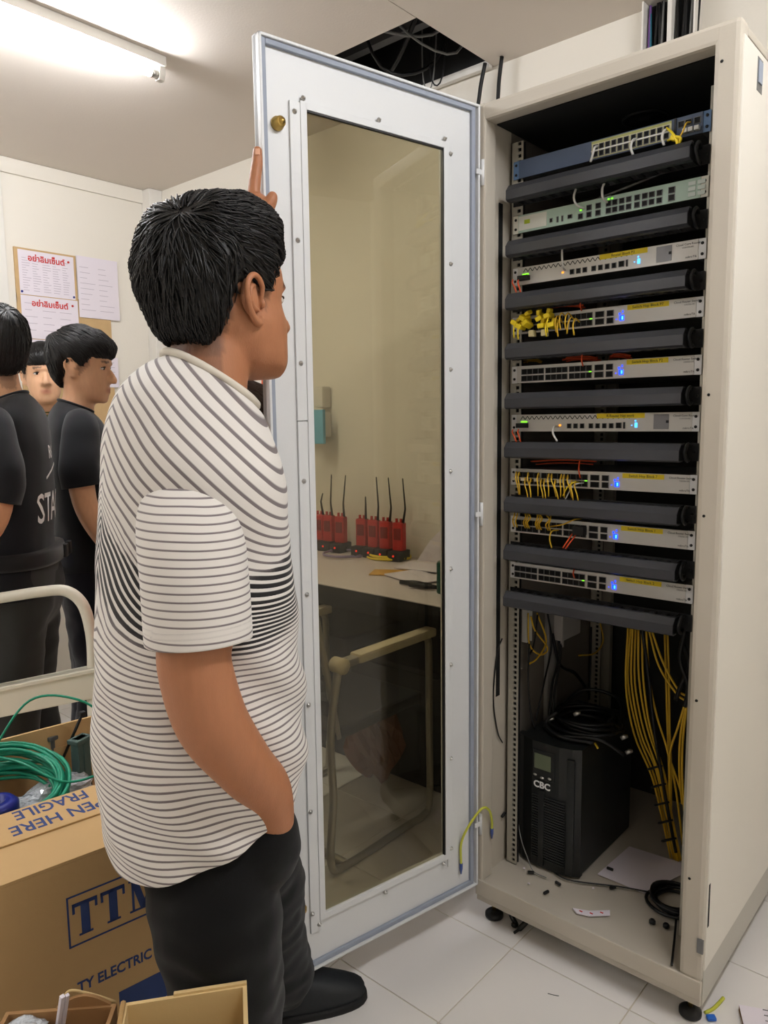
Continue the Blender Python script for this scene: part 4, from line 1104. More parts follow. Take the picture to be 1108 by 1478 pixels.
# the fingers of the raised hand are finer, so they are fused on their own grid and then joined into the same skin
fparts = [limb([hp(369, 305, -.004), hp(366, 285, -.006), hp(368, 258, -.006), hp(371, 235, -.004), hp(371.5, 218, -.004)], [.0145, .0130, .0122, .0112, .0095], 5, 12)]
fparts.append(limb([hp(374, 322, -.012), hp(383, 306, -.016), hp(391, 290, -.018), hp(393, 284, -.018)], [.016, .0145, .0125, .0105], 5, 12))
fparts.append(limb([hp(372, 306, .012), hp(366, 285, .026), hp(371, 268, .040), hp(382, 262, .044)], [.0125, .0115, .0105, .009], 5, 12))
fparts.append(limb([hp(372, 312, .016), hp(366, 296, .030), hp(372, 282, .042), hp(383, 277, .045)], [.012, .011, .010, .0085], 5, 12))
fparts.append(limb([hp(372, 320, .016), hp(367, 308, .028), hp(373, 297, .040), hp(382, 293, .043)], [.011, .010, .009, .0075], 5, 12))
fparts.append(limb([wrist, hp(369, 325, .005), hp(370, 303, .0)], [.0295, .0335, .032], 4, 14))
f2 = fuse(fparts, .0028, 4)
ears_ = [fuse(fine_ear(M4, s, .98), .0016, 3) for s in (-1, 1)]
bm = bmesh.new(); bm.from_mesh(fing); bm.from_mesh(f2)
for q in ears_: bm.from_mesh(q)
body = bpy.data.meshes.new('body'); bm.to_mesh(body); bm.free()
body.polygons.foreach_set('use_smooth', [True]*len(body.polygons))
colour_skin(body, M4, (170, 114, 80))
body.materials.append(M_SKIN)
link_mesh('body', body, man)
face_features(M4, man)
b = MB(); b.obox(hp(371.5, 219, -.0135), (.009, .003, .012), Rmi @ Matrix(((RW[0][0], RW[2][0], RW[1][0]), (RW[0][1], RW[2][1], RW[1][1]), (RW[0][2], RW[2][2], RW[1][2]))), .001)
b.build('fingernail', mat('nail', (222, 170, 142), .3), man)
make_hair(M4, man, M_HAIR, .030, 3200, seed=3, length=.055, crown=(.03, -.075, .10), lift=.010, back=1.15, jitter=.6)

# stripes: a running stripe coordinate is stored on the cloth, the material turns it into lines
def stripe_mat(name, ground, line, duty_attr=True):
    mt = bpy.data.materials.new(name); mt.use_nodes = True; nt = mt.node_tree; p_ = nt.nodes['Principled BSDF']
    a = nt.nodes.new('ShaderNodeAttribute'); a.attribute_name = 'stripe'
    sep = nt.nodes.new('ShaderNodeSeparateColor'); nt.links.new(a.outputs['Color'], sep.inputs[0])
    fr_ = nt.nodes.new('ShaderNodeMath'); fr_.operation = 'FRACT'; nt.links.new(sep.outputs[0], fr_.inputs[0])
    sub = nt.nodes.new('ShaderNodeMath'); sub.operation = 'SUBTRACT'; nt.links.new(sep.outputs[1], sub.inputs[0]); nt.links.new(fr_.outputs[0], sub.inputs[1])
    mr = nt.nodes.new('ShaderNodeMapRange'); mr.inputs[1].default_value = -.05; mr.inputs[2].default_value = .05; nt.links.new(sub.outputs[0], mr.inputs[0])
    dk = nt.nodes.new('ShaderNodeMix'); dk.data_type = 'RGBA'; dk.inputs[6].default_value = (*lin(line), 1); dk.inputs[7].default_value = (*lin((26, 24, 26)), 1); nt.links.new(sep.outputs[2], dk.inputs[0])
    mx = nt.nodes.new('ShaderNodeMix'); mx.data_type = 'RGBA'; mx.inputs[6].default_value = (*lin(ground), 1)
    nt.links.new(mr.outputs[0], mx.inputs[0]); nt.links.new(dk.outputs[2], mx.inputs[7]); nt.links.new(mx.outputs[2], p_.inputs['Base Color'])
    p_.inputs['Roughness'].default_value = .8; p_.inputs['Specular IOR Level'].default_value = .25; p_.inputs['Sheen Weight'].default_value = .15
    n2 = nt.nodes.new('ShaderNodeTexNoise'); n2.inputs['Scale'].default_value = 500
    bp = nt.nodes.new('ShaderNodeBump'); bp.inputs['Strength'].default_value = .08; bp.inputs['Distance'].default_value = .002
    nt.links.new(n2.outputs['Fac'], bp.inputs['Height']); nt.links.new(bp.outputs[0], p_.inputs['Normal'])
    return mt
def set_stripe(me, fn):
    a = me.color_attributes.new('stripe', 'FLOAT_COLOR', 'POINT'); buf = np.ones((len(me.vertices), 4), np.float32)
    for i, v in enumerate(me.vertices): buf[i, :3] = fn(v.co)
    a.data.foreach_set('color', buf.ravel())
M_STRIPE = stripe_mat('striped_jersey', (224, 219, 213), (122, 113, 114))
def sstep(a, b_, x):
    t = max(0, min(1, (x - a)/(b_ - a))); return t*t*(3 - 2*t)
def shirt_stripe(c):
    k = .45*sstep(.98, 1.18, c.z); cy = .9*sstep(1.03, 1.26, c.z)
    t = c.z + k*(abs(c.x) - .10) + cy*(c.y + .05) + .006*noise.noise(c*9)
    T1 = 1.17
    s = (t - T1)/.0225 if t > T1 else (t - T1)/.0108
    tb = c.z + .45*(abs(c.x) - .10)
    band = sstep(1.08, 1.10, tb)*(1 - sstep(1.195, 1.205, tb))
    duty = .29 + .30*band
    blk = .05 + .95*band
    return (s + 100, duty, blk)
TORSO = [(-.022, .112, .074, 1.482, 1.398), (-.056, .124, .108, 1.466, 1.380), (-.088, .130, .150, 1.436, 1.350), (-.108, .138, .184, 1.396, 1.310), (-.122, .144, .208, 1.34, 1.262), (-.130, .148, .206, 1.27, 1.21),
         (-.137, .150, .196, 1.18, 1.16), (-.146, .160, .194, 1.06, 1.05), (-.158, .168, .196, .94, .94), (-.163, .168, .200, .84, .86), (-.158, .165, .199, .76, .83), (-.154, .163, .197, .706, .812), (-.152, .161, .196, .692, .805)]
sh = torso_loft(TORSO, 9, 120, 2.35, cap=False)
me = sh.mesh('shirt', M_STRIPE)
def wmask(c): return .25 + .75*sstep(1.38, 1.2, c.z) if c.z > 1.2 else 1.0
set_stripe(me, shirt_stripe)
cloth_noise(me, .0055, (5, 5, 8), 3, .4, lambda c: .2 + .8*sstep(1.42, 1.22, c.z))
# diagonal drag folds from the arm to the waist
me.update()
nrm = [v.normal.copy() for v in me.vertices]
for v, nn in zip(me.vertices, nrm):
    c = v.co
    if c.x > 0:
        q = (c.z - .9) + .9*(c.y - .05)
        v.co = c + nn*.0045*math.sin(q*55)*sstep(.62, .75, c.z)*(1 - sstep(1.02, 1.15, c.z))*sstep(.02, .1, c.x)
shirt = link_mesh('shirt', me, man)
so = shirt.modifiers.new('thickness', 'SOLIDIFY'); so.thickness = .002; so.offset = -1
# neckband and hem
cr_ = oring((-.024, .115, .0755, 1.485, 1.399), 60, 2.35); MB().tube([p + Vector((0, 0, .001)) for p in cr_], .0065, 8, closed=True).build('collar', mat('jersey_rib', (214, 206, 192), .85), shirt)
hm = oring((-.153, .163, .197, .697, .809), 60, 2.35)
def sleeve(path, rad, nm='sleeve', flat=1.0):
    b = MB(); P = catmull(path, 14); Rr = [float(x) for x in catf(rad, 14)]
    b.tube(P, Rr, 56, cap=False)
    me = b.mesh(nm, M_STRIPE)
    return me
sl_c = lx(292, 945, AX + .012); sl_c.z = lx(292, 945, AX + .072).z
me = sleeve([(.115, sl_c.y, 1.252), (.155, sl_c.y, 1.240), (.186, sl_c.y, 1.205), (.200, sl_c.y, 1.165), (AX, sl_c.y, 1.125), (AX + .003, sl_c.y, sl_c.z)], [.056, .066, .071, .071, .0705, .0705])
def sl_stripe(c):
    hem = c.z < sl_c.z + .026
    return ((c.z*.98 + .03*c.y)/.0105 + 100, .23, .0) if not (sl_c.z + .020 < c.z < sl_c.z + .026) else (.7, .01, 0)
set_stripe(me, sl_stripe)
cloth_noise(me, .005, (7, 7, 4), 11, .4, lambda c: sstep(1.36, 1.25, c.z))
s1 = link_mesh('sleeve', me, shirt); so = s1.modifiers.new('thickness', 'SOLIDIFY'); so.thickness = .002; so.offset = -1
up = shoulder.lerp(elbow, .72)
me = sleeve([(-.11, .012, 1.37), (-.16, .01, 1.345), tuple(shoulder.lerp(elbow, .3)), tuple(shoulder.lerp(elbow, .5)), tuple(up)], [.066, .074, .078, .077, .08])
set_stripe(me, lambda c: ((c - shoulder).length/.0105 + 100, .23, .0))
s2 = link_mesh('sleeve', me, shirt); so = s2.modifiers.new('thickness', 'SOLIDIFY'); so.thickness = .002; so.offset = -1

# trousers: hips and two legs in one skin
M_TROUSER = fabric('black_trousers', (8, 8, 9), .9, .1)
hips = torso_loft([(-.115, .120, .150, .90, .90), (-.118, .130, .160, .80, .80), (-.118, .132, .164, .72, .72), (-.110, .125, .160, .66, .66), (-.06, .07, .10, .62, .62)], 5, 36)
LF = loc((-.150, -.545, 0))          # left foot
lk = Vector((-.17, .15, .47)); la = Vector((LF.x, LF.y - .02, .09))
rleg = limb([(.090, -.008, .76), (.098, -.010, .62), (.102, .004, .46), (.105, -.016, .30), (.106, -.030, .09)], [.092, .104, .093, .092, .078], 6, 24)
lleg = limb([(-.088, .012, .76), (-.10, .045, .62), tuple(lk), tuple(lk.lerp(la, .5) + Vector((0, -.012, 0))), tuple(la)], [.092, .104, .088, .084, .074], 6, 24)
pk = ellip(lx(380, 1215, AX - .065), (.055, .062, .085))
me = fuse([hips, rleg, lleg, pk], .009, 6)
cloth_noise(me, .009, (7, 7, 11), 5, .5, lambda c: .35 + .65*sstep(.75, .5, c.z))
me.materials.append(M_TROUSER); link_mesh('trousers', me, man)
MB().tube(catmull([lx(345, 1168, AX - .02), lx(372, 1186, AX - .03), lx(400, 1172, AX - .055), lx(413, 1135, AX - .08)], 6), .004, 8).build('pocket_edge', M_TROUSER, man)
# shoes
M_SHOE = mat('black_shoe', (20, 24, 28), .6, var=.2, vscale=40, bump=.1)
def shoe(c, ang, parent):
    Mr = Matrix.Translation(c) @ Matrix.Rotation(ang, 4, 'Z')
    specs = [(-.09, .17, .043, .012, .012), (-.092, .175, .047, .03, .028), (-.09, .165, .045, .055, .046), (-.088, .10, .041, .08, .072), (-.085, .03, .036, .10, .098)]
    up_ = xform(torso_loft(specs, 4, 28, 2.6), Mr).build('shoe', M_SHOE, parent)
    xform(torso_loft([(-.093, .178, .047, 0, 0), (-.096, .181, .05, .008, .008), (-.095, .179, .049, .020, .020)], 2, 28, 2.6), Mr).build('sole', mat('shoe_sole', (14, 14, 15), .8), up_)
    for k in range(4):
        z = .078 - k*.008; y = .035 + k*.025
        xform(MB().tube([(-.028, y, z - .004), (0, y, z + .004), (.028, y, z - .004)], .003, 6), Mr).build('lace', M_BLACK, up_)
shoe(Vector((LF.x, LF.y, 0)), -.25, man)
shoe(Vector((.106, .0, 0)), -.05, man)

# ---------------- a standing helper in a dark T-shirt
M_TEE = fabric('black_tee', (24, 25, 29), .85, .15)
M_PANTS = fabric('charcoal_trousers', (52, 53, 52), .85, .2)
M_PANTS2 = fabric('navy_trousers', (24, 26, 36), .85, .2)
def helper(base, rz, label, H=1.70, head_yaw=0, head_pitch=0, arms=None, seed=1, skin=(206, 154, 116), hair=M_HAIR, hkw=None, pants=M_PANTS, tee=M_TEE, wide=1.0, head_lat=0, mask=hair_mask, group='helpers in dark T-shirts by the notice board'):
    p_ = empty('person', base, rz, label=label, cat='person')
    k = H/1.70
    hz = 1.575*k
    Mh = head_matrix((head_lat, .03, hz), head_yaw, head_pitch, 0)
    pr = head_parts(Mh)
    pr.append(limb([(head_lat*.9, .018, hz - .03), (head_lat*.6, .01, hz - .11), (0, -.005, hz - .17), (0, -.005, hz - .26)], [.054, .055, .068, .09], 4, 18))
    pr.append(ellip((0, 0, hz - .30), (.14, .085, .13)))
    A = arms or {}
    armdef = []
    for s in (-1, 1):
        a_ = A.get(s) or [(s*.17*wide, -.005, 1.375*k), (s*.215*wide, -.02, 1.23*k), (s*.225*wide, -.005, 1.09*k), (s*.22*wide, .06, .96*k), (s*.20*wide, .12, .86*k)]
        armdef.append(a_)
        pr.append(limb([Vector(a_[0]) + Vector((-s*.035, 0, -.03))] + [Vector(q) for q in a_[1:]], [.034, .044, .040, .036, .028], 5, 14))
        h0 = Vector(a_[-1]); dr = (h0 - Vector(a_[-2])).normalized()
        sd = dr.cross(Vector((s, 0, 0))).normalized()
        pr.append(ellip(h0 + dr*.04, (.016, .036, .044), Matrix((Vector((1, 0, 0)), sd, dr)).transposed()))
        for f in range(4):
            o0 = h0 + dr*.072 + sd*(.027 - .018*f); L = (.062, .072, .068, .054)[f]
            cl = Vector((-s*.35, 0, 0))
            pr.append(limb([o0, o0 + (dr + cl*.3)*L*.5, o0 + (dr + cl)*L*.95], [.0095, .009, .0075], 3, 8))
        pr.append(limb([h0 + dr*.02 + sd*.03, h0 + dr*.05 + sd*.052, h0 + dr*.078 + sd*.055], [.012, .011, .0085], 3, 8))
    me = fuse(pr, .0065, 4)
    colour_skin(me, Mh, skin, mask=mask); me.materials.append(M_SKIN); link_mesh('body', me, p_)
    face_features(Mh, p_)
    make_hair(Mh, p_, hair, **dict(dict(thick=.022, strands=1100, seed=seed, length=.055, mask=mask), **(hkw or {})))
    T = [(-.055, .052, .070, 1.462, 1.418), (-.074, .066, .115, 1.440, 1.400), (-.092, .085, .158, 1.405, 1.37), (-.102, .10, .178, 1.35, 1.32), (-.108, .108, .180, 1.24, 1.22), (-.100, .104, .165, 1.08, 1.08), (-.102, .108, .162, .98, .98), (-.112, .112, .172, .90, .90), (-.118, .116, .178, .86, .86)]
    T = [(a*1.04, b_*1.04, w_*wide, zb*k, zf*k) for a, b_, w_, zb, zf in T]
    me = torso_loft(T, 7, 72, 2.4, cap=False).mesh('shirt', tee)
    cloth_noise(me, .006, (6, 6, 7), seed*3.7, .5, lambda c: sstep(1.46*k, 1.3*k, c.z))
    shirt_ = link_mesh('shirt', me, p_)
    so = shirt_.modifiers.new('thickness', 'SOLIDIFY'); so.thickness = .002; so.offset = -1
    MB().tube(oring((-.0585, .0555, .071, 1.464*k, 1.42*k), 48, 2.4), .005, 6, closed=True).build('collar', tee, shirt_)
    for s, a_ in zip((-1, 1), armdef):
        P = [Vector(a_[0]) + Vector((-s*.08, .0, .01)), Vector(a_[0]) + Vector((-s*.008, 0, -.010)), Vector(a_[0]).lerp(Vector(a_[1]), .55), Vector(a_[1]), Vector(a_[1]).lerp(Vector(a_[2]), .45)]
        b = MB(); Pc = catmull(P, 8); b.tube(Pc, [float(x) for x in catf([.044, .060, .066, .067, .067], 8)], 32, cap=False)
        m2 = b.mesh('sleeve', tee); cloth_noise(m2, .004, (8, 8, 8), seed + s, .5)
        q = link_mesh('sleeve', m2, shirt_); so = q.modifiers.new('thickness', 'SOLIDIFY'); so.thickness = .002; so.offset = -1
    hp_ = torso_loft([(-.105, .108, .160*wide, .99*k, .99*k), (-.115, .112, .168*wide, .90*k, .90*k), (-.12, .11, .17*wide, .83*k, .83*k), (-.09, .09, .15, .76*k, .76*k), (-.04, .04, .08, .72*k, .72*k)], 4, 32)
    legs = [limb([(s*.085, 0, .84*k), (s*.095, .005, .66*k), (s*.10, .012, .46*k), (s*.10, -.01, .28*k), (s*.10, -.02, .08)], [.095, .090, .072, .068, .062], 5, 18) for s in (-1, 1)]
    me = fuse([hp_] + legs, .011, 4); cloth_noise(me, .008, (7, 7, 9), seed + 2, .5, lambda c: sstep(.95, .8, c.z)); me.materials.append(pants); link_mesh('trousers', me, p_)
    for s in (-1, 1): shoe(Vector((s*.10, .0, 0)), -s*.12, p_)
    return p_, shirt_, Mh, k
def full_mask(p):
    """fuller hair with a fringe over the forehead"""
    x, y, z = p
    if y > .05: line = .040
    elif y > .012: line = .040 - (.05 - y)/.038*.045
    elif y > -.035: line = .012
    elif y > -.06: line = .012 - (-.035 - y)/.025*.095
    else: line = -.088
    if z < line: return None
    return min(1, (z - line)/.03)

def on_cloth(txts, shirt_ob, face_n, name='lettering'):
    """print lettering on a garment: flat glyph outlines laid onto the cloth surface"""
    dg = bpy.context.evaluated_depsgraph_get(); dg.update()
    sm = shirt_ob.data; bvh = BVHTree.FromPolygons([v.co for v in sm.vertices], [tuple(p.vertices) for p in sm.polygons])
    for body_, size, ox, oz, xs_f in txts:
        cu = bpy.data.curves.new('t', 'FONT'); cu.body = body_; cu.size = size; cu.align_x = 'CENTER'; cu.resolution_u = 2; cu.offset = .0012
        o = bpy.data.objects.new('t', cu); COL.objects.link(o); dg.update()
        me = bpy.data.meshes.new_from_object(o.evaluated_get(bpy.context.evaluated_depsgraph_get())); bpy.data.objects.remove(o)
        bm = bmesh.new(); bm.from_mesh(me)
        bmesh.ops.triangulate(bm, faces=bm.faces[:]); bmesh.ops.subdivide_edges(bm, edges=[e_ for e_ in bm.edges if e_.calc_length() > .012], cuts=2)
        for v in bm.verts:
            # seen from behind (-y): text x runs towards +x
            q = Vector((ox + v.co.x*xs_f, -.6, oz + v.co.y))
            h = bvh.ray_cast(q, Vector((0, 1, 0)))
            v.co = (h[0] + h[1]*(.0025 if h[1].y < 0 else -.0025)) if h[0] is not None else Vector((q.x, -.1, q.z))
        bm.to_mesh(me); bm.free(); me.materials.clear(); me.materials.append(M_PRINT)
        link_mesh(name, me, shirt_ob)
# nearest helper, seen from behind with STAFF on his back
pA = at(12, 620, 2.28)
ho, sh_, Mh, k = helper((pA.x, pA.y, 0), 2.5, 'person at the left edge in a black STAFF T-shirt seen from behind', H=1.715, head_yaw=-.9, seed=4, wide=1.12,
    arms={-1: [(-.19, -.005, 1.375), (-.245, -.03, 1.23), (-.26, .0, 1.10), (-.20, .12, 1.02), (-.12, .22, 1.03)], 1: [(.19, -.005, 1.375), (.235, .03, 1.23), (.225, .10, 1.10), (.15, .2, 1.04), (.05, .26, 1.06)]})
on_cloth([('STAFF', .125, .012, 1.085, .78), ('R6', .055, .0, 1.275, .9)], sh_, -1)
bb = MB(); bb.box((-.07, -.6, 1.232), (.075, -.59, 1.240))
sm_ = sh_.data; bvh_ = BVHTree.FromPolygons([v.co for v in sm_.vertices], [tuple(p.vertices) for p in sm_.polygons])
Vb = []; nb_ = 14
for i in range(nb_ + 1):
    for z in (1.232, 1.240):
        x = -.06 + .12*i/nb_; h = bvh_.ray_cast(Vector((x, -.6, z + .02*(x/.06))), Vector((0, 1, 0))); Vb.append((h[0] if h[0] is not None else Vector((x, -.1, z))) + Vector((0, -.003, 0)))
MB().add(Vb, [(2*i, 2*i + 2, 2*i + 3, 2*i + 1) for i in range(nb_)]).build('printed_bar', M_PRINT, sh_)
belt = MB().loft([oring((-.128, .125, .192, .955, .955), 40), oring((-.131, .128, .195, .965, .965), 40), oring((-.131, .128, .195, .995, .995), 40), oring((-.128, .125, .192, 1.005, 1.005), 40)]).build('waist_strap', fabric('black_webbing', (20, 20, 22), .7), ho)
for x in (.02, .075): MB().box((x, -.140, .958), (x + .035, -.125, 1.0), .004).build('strap_buckle', M_BLACK, belt)
# second helper in profile
pB = at(112, 620, 2.72)
helper((pB.x, pB.y, 0), -.38, 'person in a plain black T-shirt in right profile beside the notice board', H=1.70, head_yaw=-.42, head_pitch=-.10, seed=6, skin=(214, 164, 128), mask=full_mask, pants=M_PANTS2, hkw=dict(thick=.026, strands=1500, fringe=.5, length=.06))
# third helper looking this way between the two heads
pC = at(68, 620, 3.3)
helper((pC.x, pC.y, 0), -1.95, 'person with black fringe peering out between the two black T-shirts', H=1.71, head_yaw=.0, seed=8, skin=(218, 170, 134), mask=full_mask, tee=fabric('olive_shirt', (84, 88, 38), .85), hkw=dict(thick=.02, fringe=.4))
# fourth helper mostly hidden behind the man
pD = at(328, 640, 2.0)
helper((pD.x, pD.y, 0), -.5, 'short person with dark brown hair mostly hidden behind the man in stripes', H=1.44, head_yaw=-.3, head_lat=.02, seed=9, arms={s: [(s*.16, -.005, 1.165), (s*.19, -.02, 1.03), (s*.19, -.03, .90), (s*.17, .0, .79), (s*.15, .03, .70)] for s in (-1, 1)}, skin=(214, 160, 124), hair=M_HAIRB, mask=full_mask, tee=fabric('orange_shirt', (206, 92, 50), .85), hkw=dict(thick=.03, length=.09))
# ------------------------------------------------------------------ cardboard boxes at lower left
def carton(name, origin, rz, size, label, mt=M_CARD, t=.006, flaps=(), cat='cardboard box', inner=None):
    e = empty(name, origin, rz, label=label, cat=cat)
    X, Y, Z = size
    part('bottom', mt, e, (0, 0, 0), (X, Y, t))
    part('side', mt, e, (0, 0, t), (t, Y, Z)); part('side', mt, e, (X - t, 0, t), (X, Y, Z))
    part('side', mt, e, (t, 0, t), (X - t, t, Z)); part('side', mt, e, (t, Y - t, t), (X - t, Y, Z))
    return e
# large printed carton: +x local faces the viewer, long side along y
RZ1 = -.150
BW, BL, BH = .56, .80, .55
f0 = on(0, 1277, 2, BH); f1 = on(195, 1205, 2, BH)
ydir = Vector((-math.sin(RZ1), math.cos(RZ1), 0)); xdir = Vector((math.cos(RZ1), math.sin(RZ1), 0))
mid = on(100, 1240, 2, BH); mid.z = 0
org = mid - xdir*BW - ydir*.40
box = carton('cardboard_box', org, RZ1, (BW, BL, BH - .008), 'large printed cardboard box holding green cable coils behind the man', M_CARD)
def bl(w_):
    d = Vector(w_) - org; return Vector((d.dot(xdir), d.dot(ydir), d.z))
def bface(u, v):
    # point of the printed front, seen in the photograph at (u, v)
    d = Vector(ray(u, v)); c = Vector(CAM); pl_ = org + xdir*BW
    t = (pl_ - c).dot(xdir)/d.dot(xdir); return bl(c + d*t)
g0 = bl(on(0, 1222, 2, BH)); g1 = bl(on(140, 1170, 2, BH)); h0 = bl(on(0, 1176, 2, BH)); h1 = bl(on(133, 1136, 2, BH))
xg = (g0.x + g1.x)/2; xh = (h0.x + h1.x)/2
part('top_flap', M_CARD, box, (xg + .003, .0, BH - .008), (BW, BL, BH - .002), .001)
fl2 = MB().box((xh, .0, BH - .006), (xg + .012, BL, BH + .002), .001).build('printed_flap', M_CARD, box)
part('flap_gap', M_CARDE, box, (xg - .004, .0, BH - .014), (xg + .004, BL, BH - .009))
part('rear_rim', M_CARD, box, (-.004, 0, BH - .06), (.004, BL, BH + .05), .001)
part('end_rim', M_CARD, box, (0, BL - .003, BH - .06), (xh, BL + .003, BH + .05), .001)
def flap_text(s_, x, ya, yb):
    o = text('lettering', s_, .33*(xg - xh)/.7, M_BLUEINK, (x, ya, BH + .0023), (0, 0, -PI/2), fl2, ext=.0001, bold=.0008)
    wd = max(v.co.x for v in o.data.vertices); o.scale = ((ya - yb)/wd, 1, 1)
flap_text('FRAGILE', xh + .08*(xg - xh), bl(on(122, 1142, 2, BH)).y, bl(on(20, 1180, 2, BH)).y)
yl_ = bl(on(14, 1201, 2, BH)).y
flap_text('OPEN HERE', xh + .58*(xg - xh), yl_ + (bl(on(92, 1175, 2, BH)).y - yl_)*2.12, yl_)
q0, q1, q2 = bface(95, 1297), bface(98, 1371), bface(195, 1257)
lt = .0035
fw = .42
fro = MB()
zt_, zb_ = q0.z, q1.z
y0_ = q0.y
fro.box((BW, y0_, zt_ - lt), (BW + .0006, y0_ + fw, zt_)).box((BW, y0_, zb_), (BW + .0006, y0_ + fw, zb_ + lt)).box((BW, y0_, zb_), (BW + .0006, y0_ + lt, zt_)).box((BW, y0_ + fw - lt, zb_), (BW + .0006, y0_ + fw, zt_))
pr_ = fro.build('printed_frame', M_BLUEINK, box)
# serif capitals TTM built as strokes
def cap_T(b, y, z, h, w_):
    s = h*.2
    b.box((BW, y, z + h - s*.55), (BW + .0006, y + w_, z + h)); b.box((BW, y + w_/2 - s*.6, z), (BW + .0006, y + w_/2 + s*.6, z + h)); b.box((BW, y + w_*.22, z), (BW + .0006, y + w_*.78, z + s*.3))
    b.box((BW, y, z + h - s*1.5), (BW + .0006, y + s*.35, z + h)); b.box((BW, y + w_ - s*.35, z + h - s*1.5), (BW + .0006, y + w_, z + h))
def cap_M(b, y, z, h, w_):
    s = h*.2
    b.box((BW, y + s*.4, z), (BW + .0006, y + s*.75, z + h)); b.box((BW, y + w_ - s*1.5, z), (BW + .0006, y + w_ - s*.4, z + h))
    for a, c in ((y + s*.3, y + w_/2), (y + w_ - s*.6, y + w_/2)):
        b.add([(BW, a, z + h), (BW, a + s*1.0, z + h), (BW, c + s*.5, z), (BW, c - s*.5, z), (BW + .0006, a, z + h), (BW + .0006, a + s, z + h), (BW + .0006, c + s*.5, z), (BW + .0006, c - s*.5, z)], [(0, 1, 2, 3), (7, 6, 5, 4), (0, 4, 5, 1), (1, 5, 6, 2), (2, 6, 7, 3), (3, 7, 4, 0)])
    for yy in (y, y + w_ - s*1.9): b.box((BW, yy, z), (BW + .0006, yy + s*1.9, z + s*.3))
    for yy in (y, y + w_ - s*1.5): b.box((BW, yy, z + h - s*.3), (BW + .0006, yy + s*1.5, z + h))
hgt = (zt_ - zb_)*.66; zz = zb_ + (zt_ - zb_)*.17
yT1 = bface(105, 1330).y; yT2 = bface(146, 1312).y; yM = bface(186, 1290).y
for fn, y, w_ in ((cap_T, yT1, (yT2 - yT1)*.88), (cap_T, yT2, (yT2 - yT1)*.88), (cap_M, yM, (yT2 - yT1)*1.1)):
    b = MB(); fn(b, y, zz, hgt, w_); b.build('letter', M_BLUEINK, box)
pe = bface(112, 1425); pe2 = bface(195, 1385)
text('lettering', 'TY ELECTRIC CO', .030, M_BLUEINK, (BW + .0003, pe.y, pe.z - .012), (PI/2, 0, PI/2), box, ext=.0002, bold=.0008, xs=.86)
pq = bface(172, 1440); part('printed_patch', M_BLUEINK, box, (BW, pq.y, pq.z - .05), (BW + .0006, pq.y + .16, pq.z + .012))
# contents of the box (things lying inside)
ZI = BH - .05
part('packing', M_CARDD, box, (.006, .006, BH - .14), (xh, BL - .006, BH - .115))
cg = on(2, 1132, 2, BH - .045)
o = coil((0, 0, 0),   .125, 18, .0045, M_GREENC, 'cable_coil', .075, .016, 4, n=32)
o.tube(catmull([(-.12, .0, .07), (-.16, .10, .17), (-.10, .2, .18), (-.04, .27, .12), (-.02, .29, .06)], 8), .003, 6)
o.tube(catmull([(-.12, -.02, .08), (-.03, .04, .10), (.07, .12, .085), (.06, .24, .08), (.03, .33, .09)], 8), .003, 6)
CX, CY = xh - .150, bl(on(0, 1130, 2, BH)).y
cw = org + xdir*CX + ydir*CY
oo = tag(o.build('cable_coil', M_GREENC, None, (cw.x, cw.y, BH - .062), (0, .28, RZ1)), 'coil of green cable lying in the large printed cardboard box', 'cable coil')
cw = org + xdir*(CX + .02) + ydir*(CY - .02)
tag(MB().lathe([(.05, 0), (.05, .05), (.04, .06), (.024, .06), (.024, .045), (.0, .045)], (0, 0, 0), 24).build('cable_spool', M_BLUEP, None, (cw.x, cw.y, BH - .085)), 'dark blue spool inside the green cable coil', 'spool')
def crumple(name, c, r, mt, label, cat, seed, sc=(1, 1, .6)):
    b = MB(); b.sphere((0, 0, 0), 1, 28)
    V = []
    for v in b.v:
        q = Vector(v); d = 1 + .28*noise.noise(q*2.2 + Vector((seed, 0, 0))) + .14*noise.noise(q*6 + Vector((seed, 4, 0)))
        V.append((q.x*d*r*sc[0], q.y*d*r*sc[1], q.z*d*r*sc[2]))
    b.v = V; b.smooth = False; b.sm = [False]*len(b.f)
    return tag(b.build(name, mt, None, c), label, cat)
pw = on(85, 1135, 2, BH - .06); crumple('bubble_wrap', (pw.x, pw.y, BH - .075), .06, M_BUBBLE, 'crumpled clear bubble wrap beside the green coil', 'bubble wrap', 2, (.8, 1.4, .6))
pw = on(25, 1160, 2, BH - .06); crumple('bubble_wrap', (pw.x, pw.y, BH - .08), .05, M_BUBBLE, 'crumpled clear bubble wrap under the blue spool', 'bubble wrap', 5, (.8, 1.5, .5))
for i, (u, v, h_) in enumerate(((80, 1098, .14), (118, 1110, .15))):
    c = on(u, v, 2, BH - .05)
    b = MB(); b.box((-.014, -.02, 0), (.014, .02, h_), .004).box((-.018, -.026, h_ - .012), (.018, .026, h_), .003).box((-.016, -.004, 0), (.016, .004, h_*.9), .001)
    tag(b.build('cable_organiser', M_GREYP if i == 0 else mat('grey_green_plastic', (70, 92, 88), .5), None, (c.x, c.y, BH - .115), (0, 0, .3)), ['grey plastic channel piece standing in the printed box', 'grey green plastic piece half hidden behind the striped T-shirt'][i], 'plastic part')
a_ = on(92, 1092, 2, BH - .03); b_ = on(119, 1030, 2, BH + .09)
tag(MB().tube([a_, a_.lerp(b_, .5), b_], .004, 6).obox(b_, (.014, .014, .012), Matrix.Identity(3), .003).build('cable_tie', M_BLACK), 'black cable tie sticking up out of the printed box', 'cable tie')
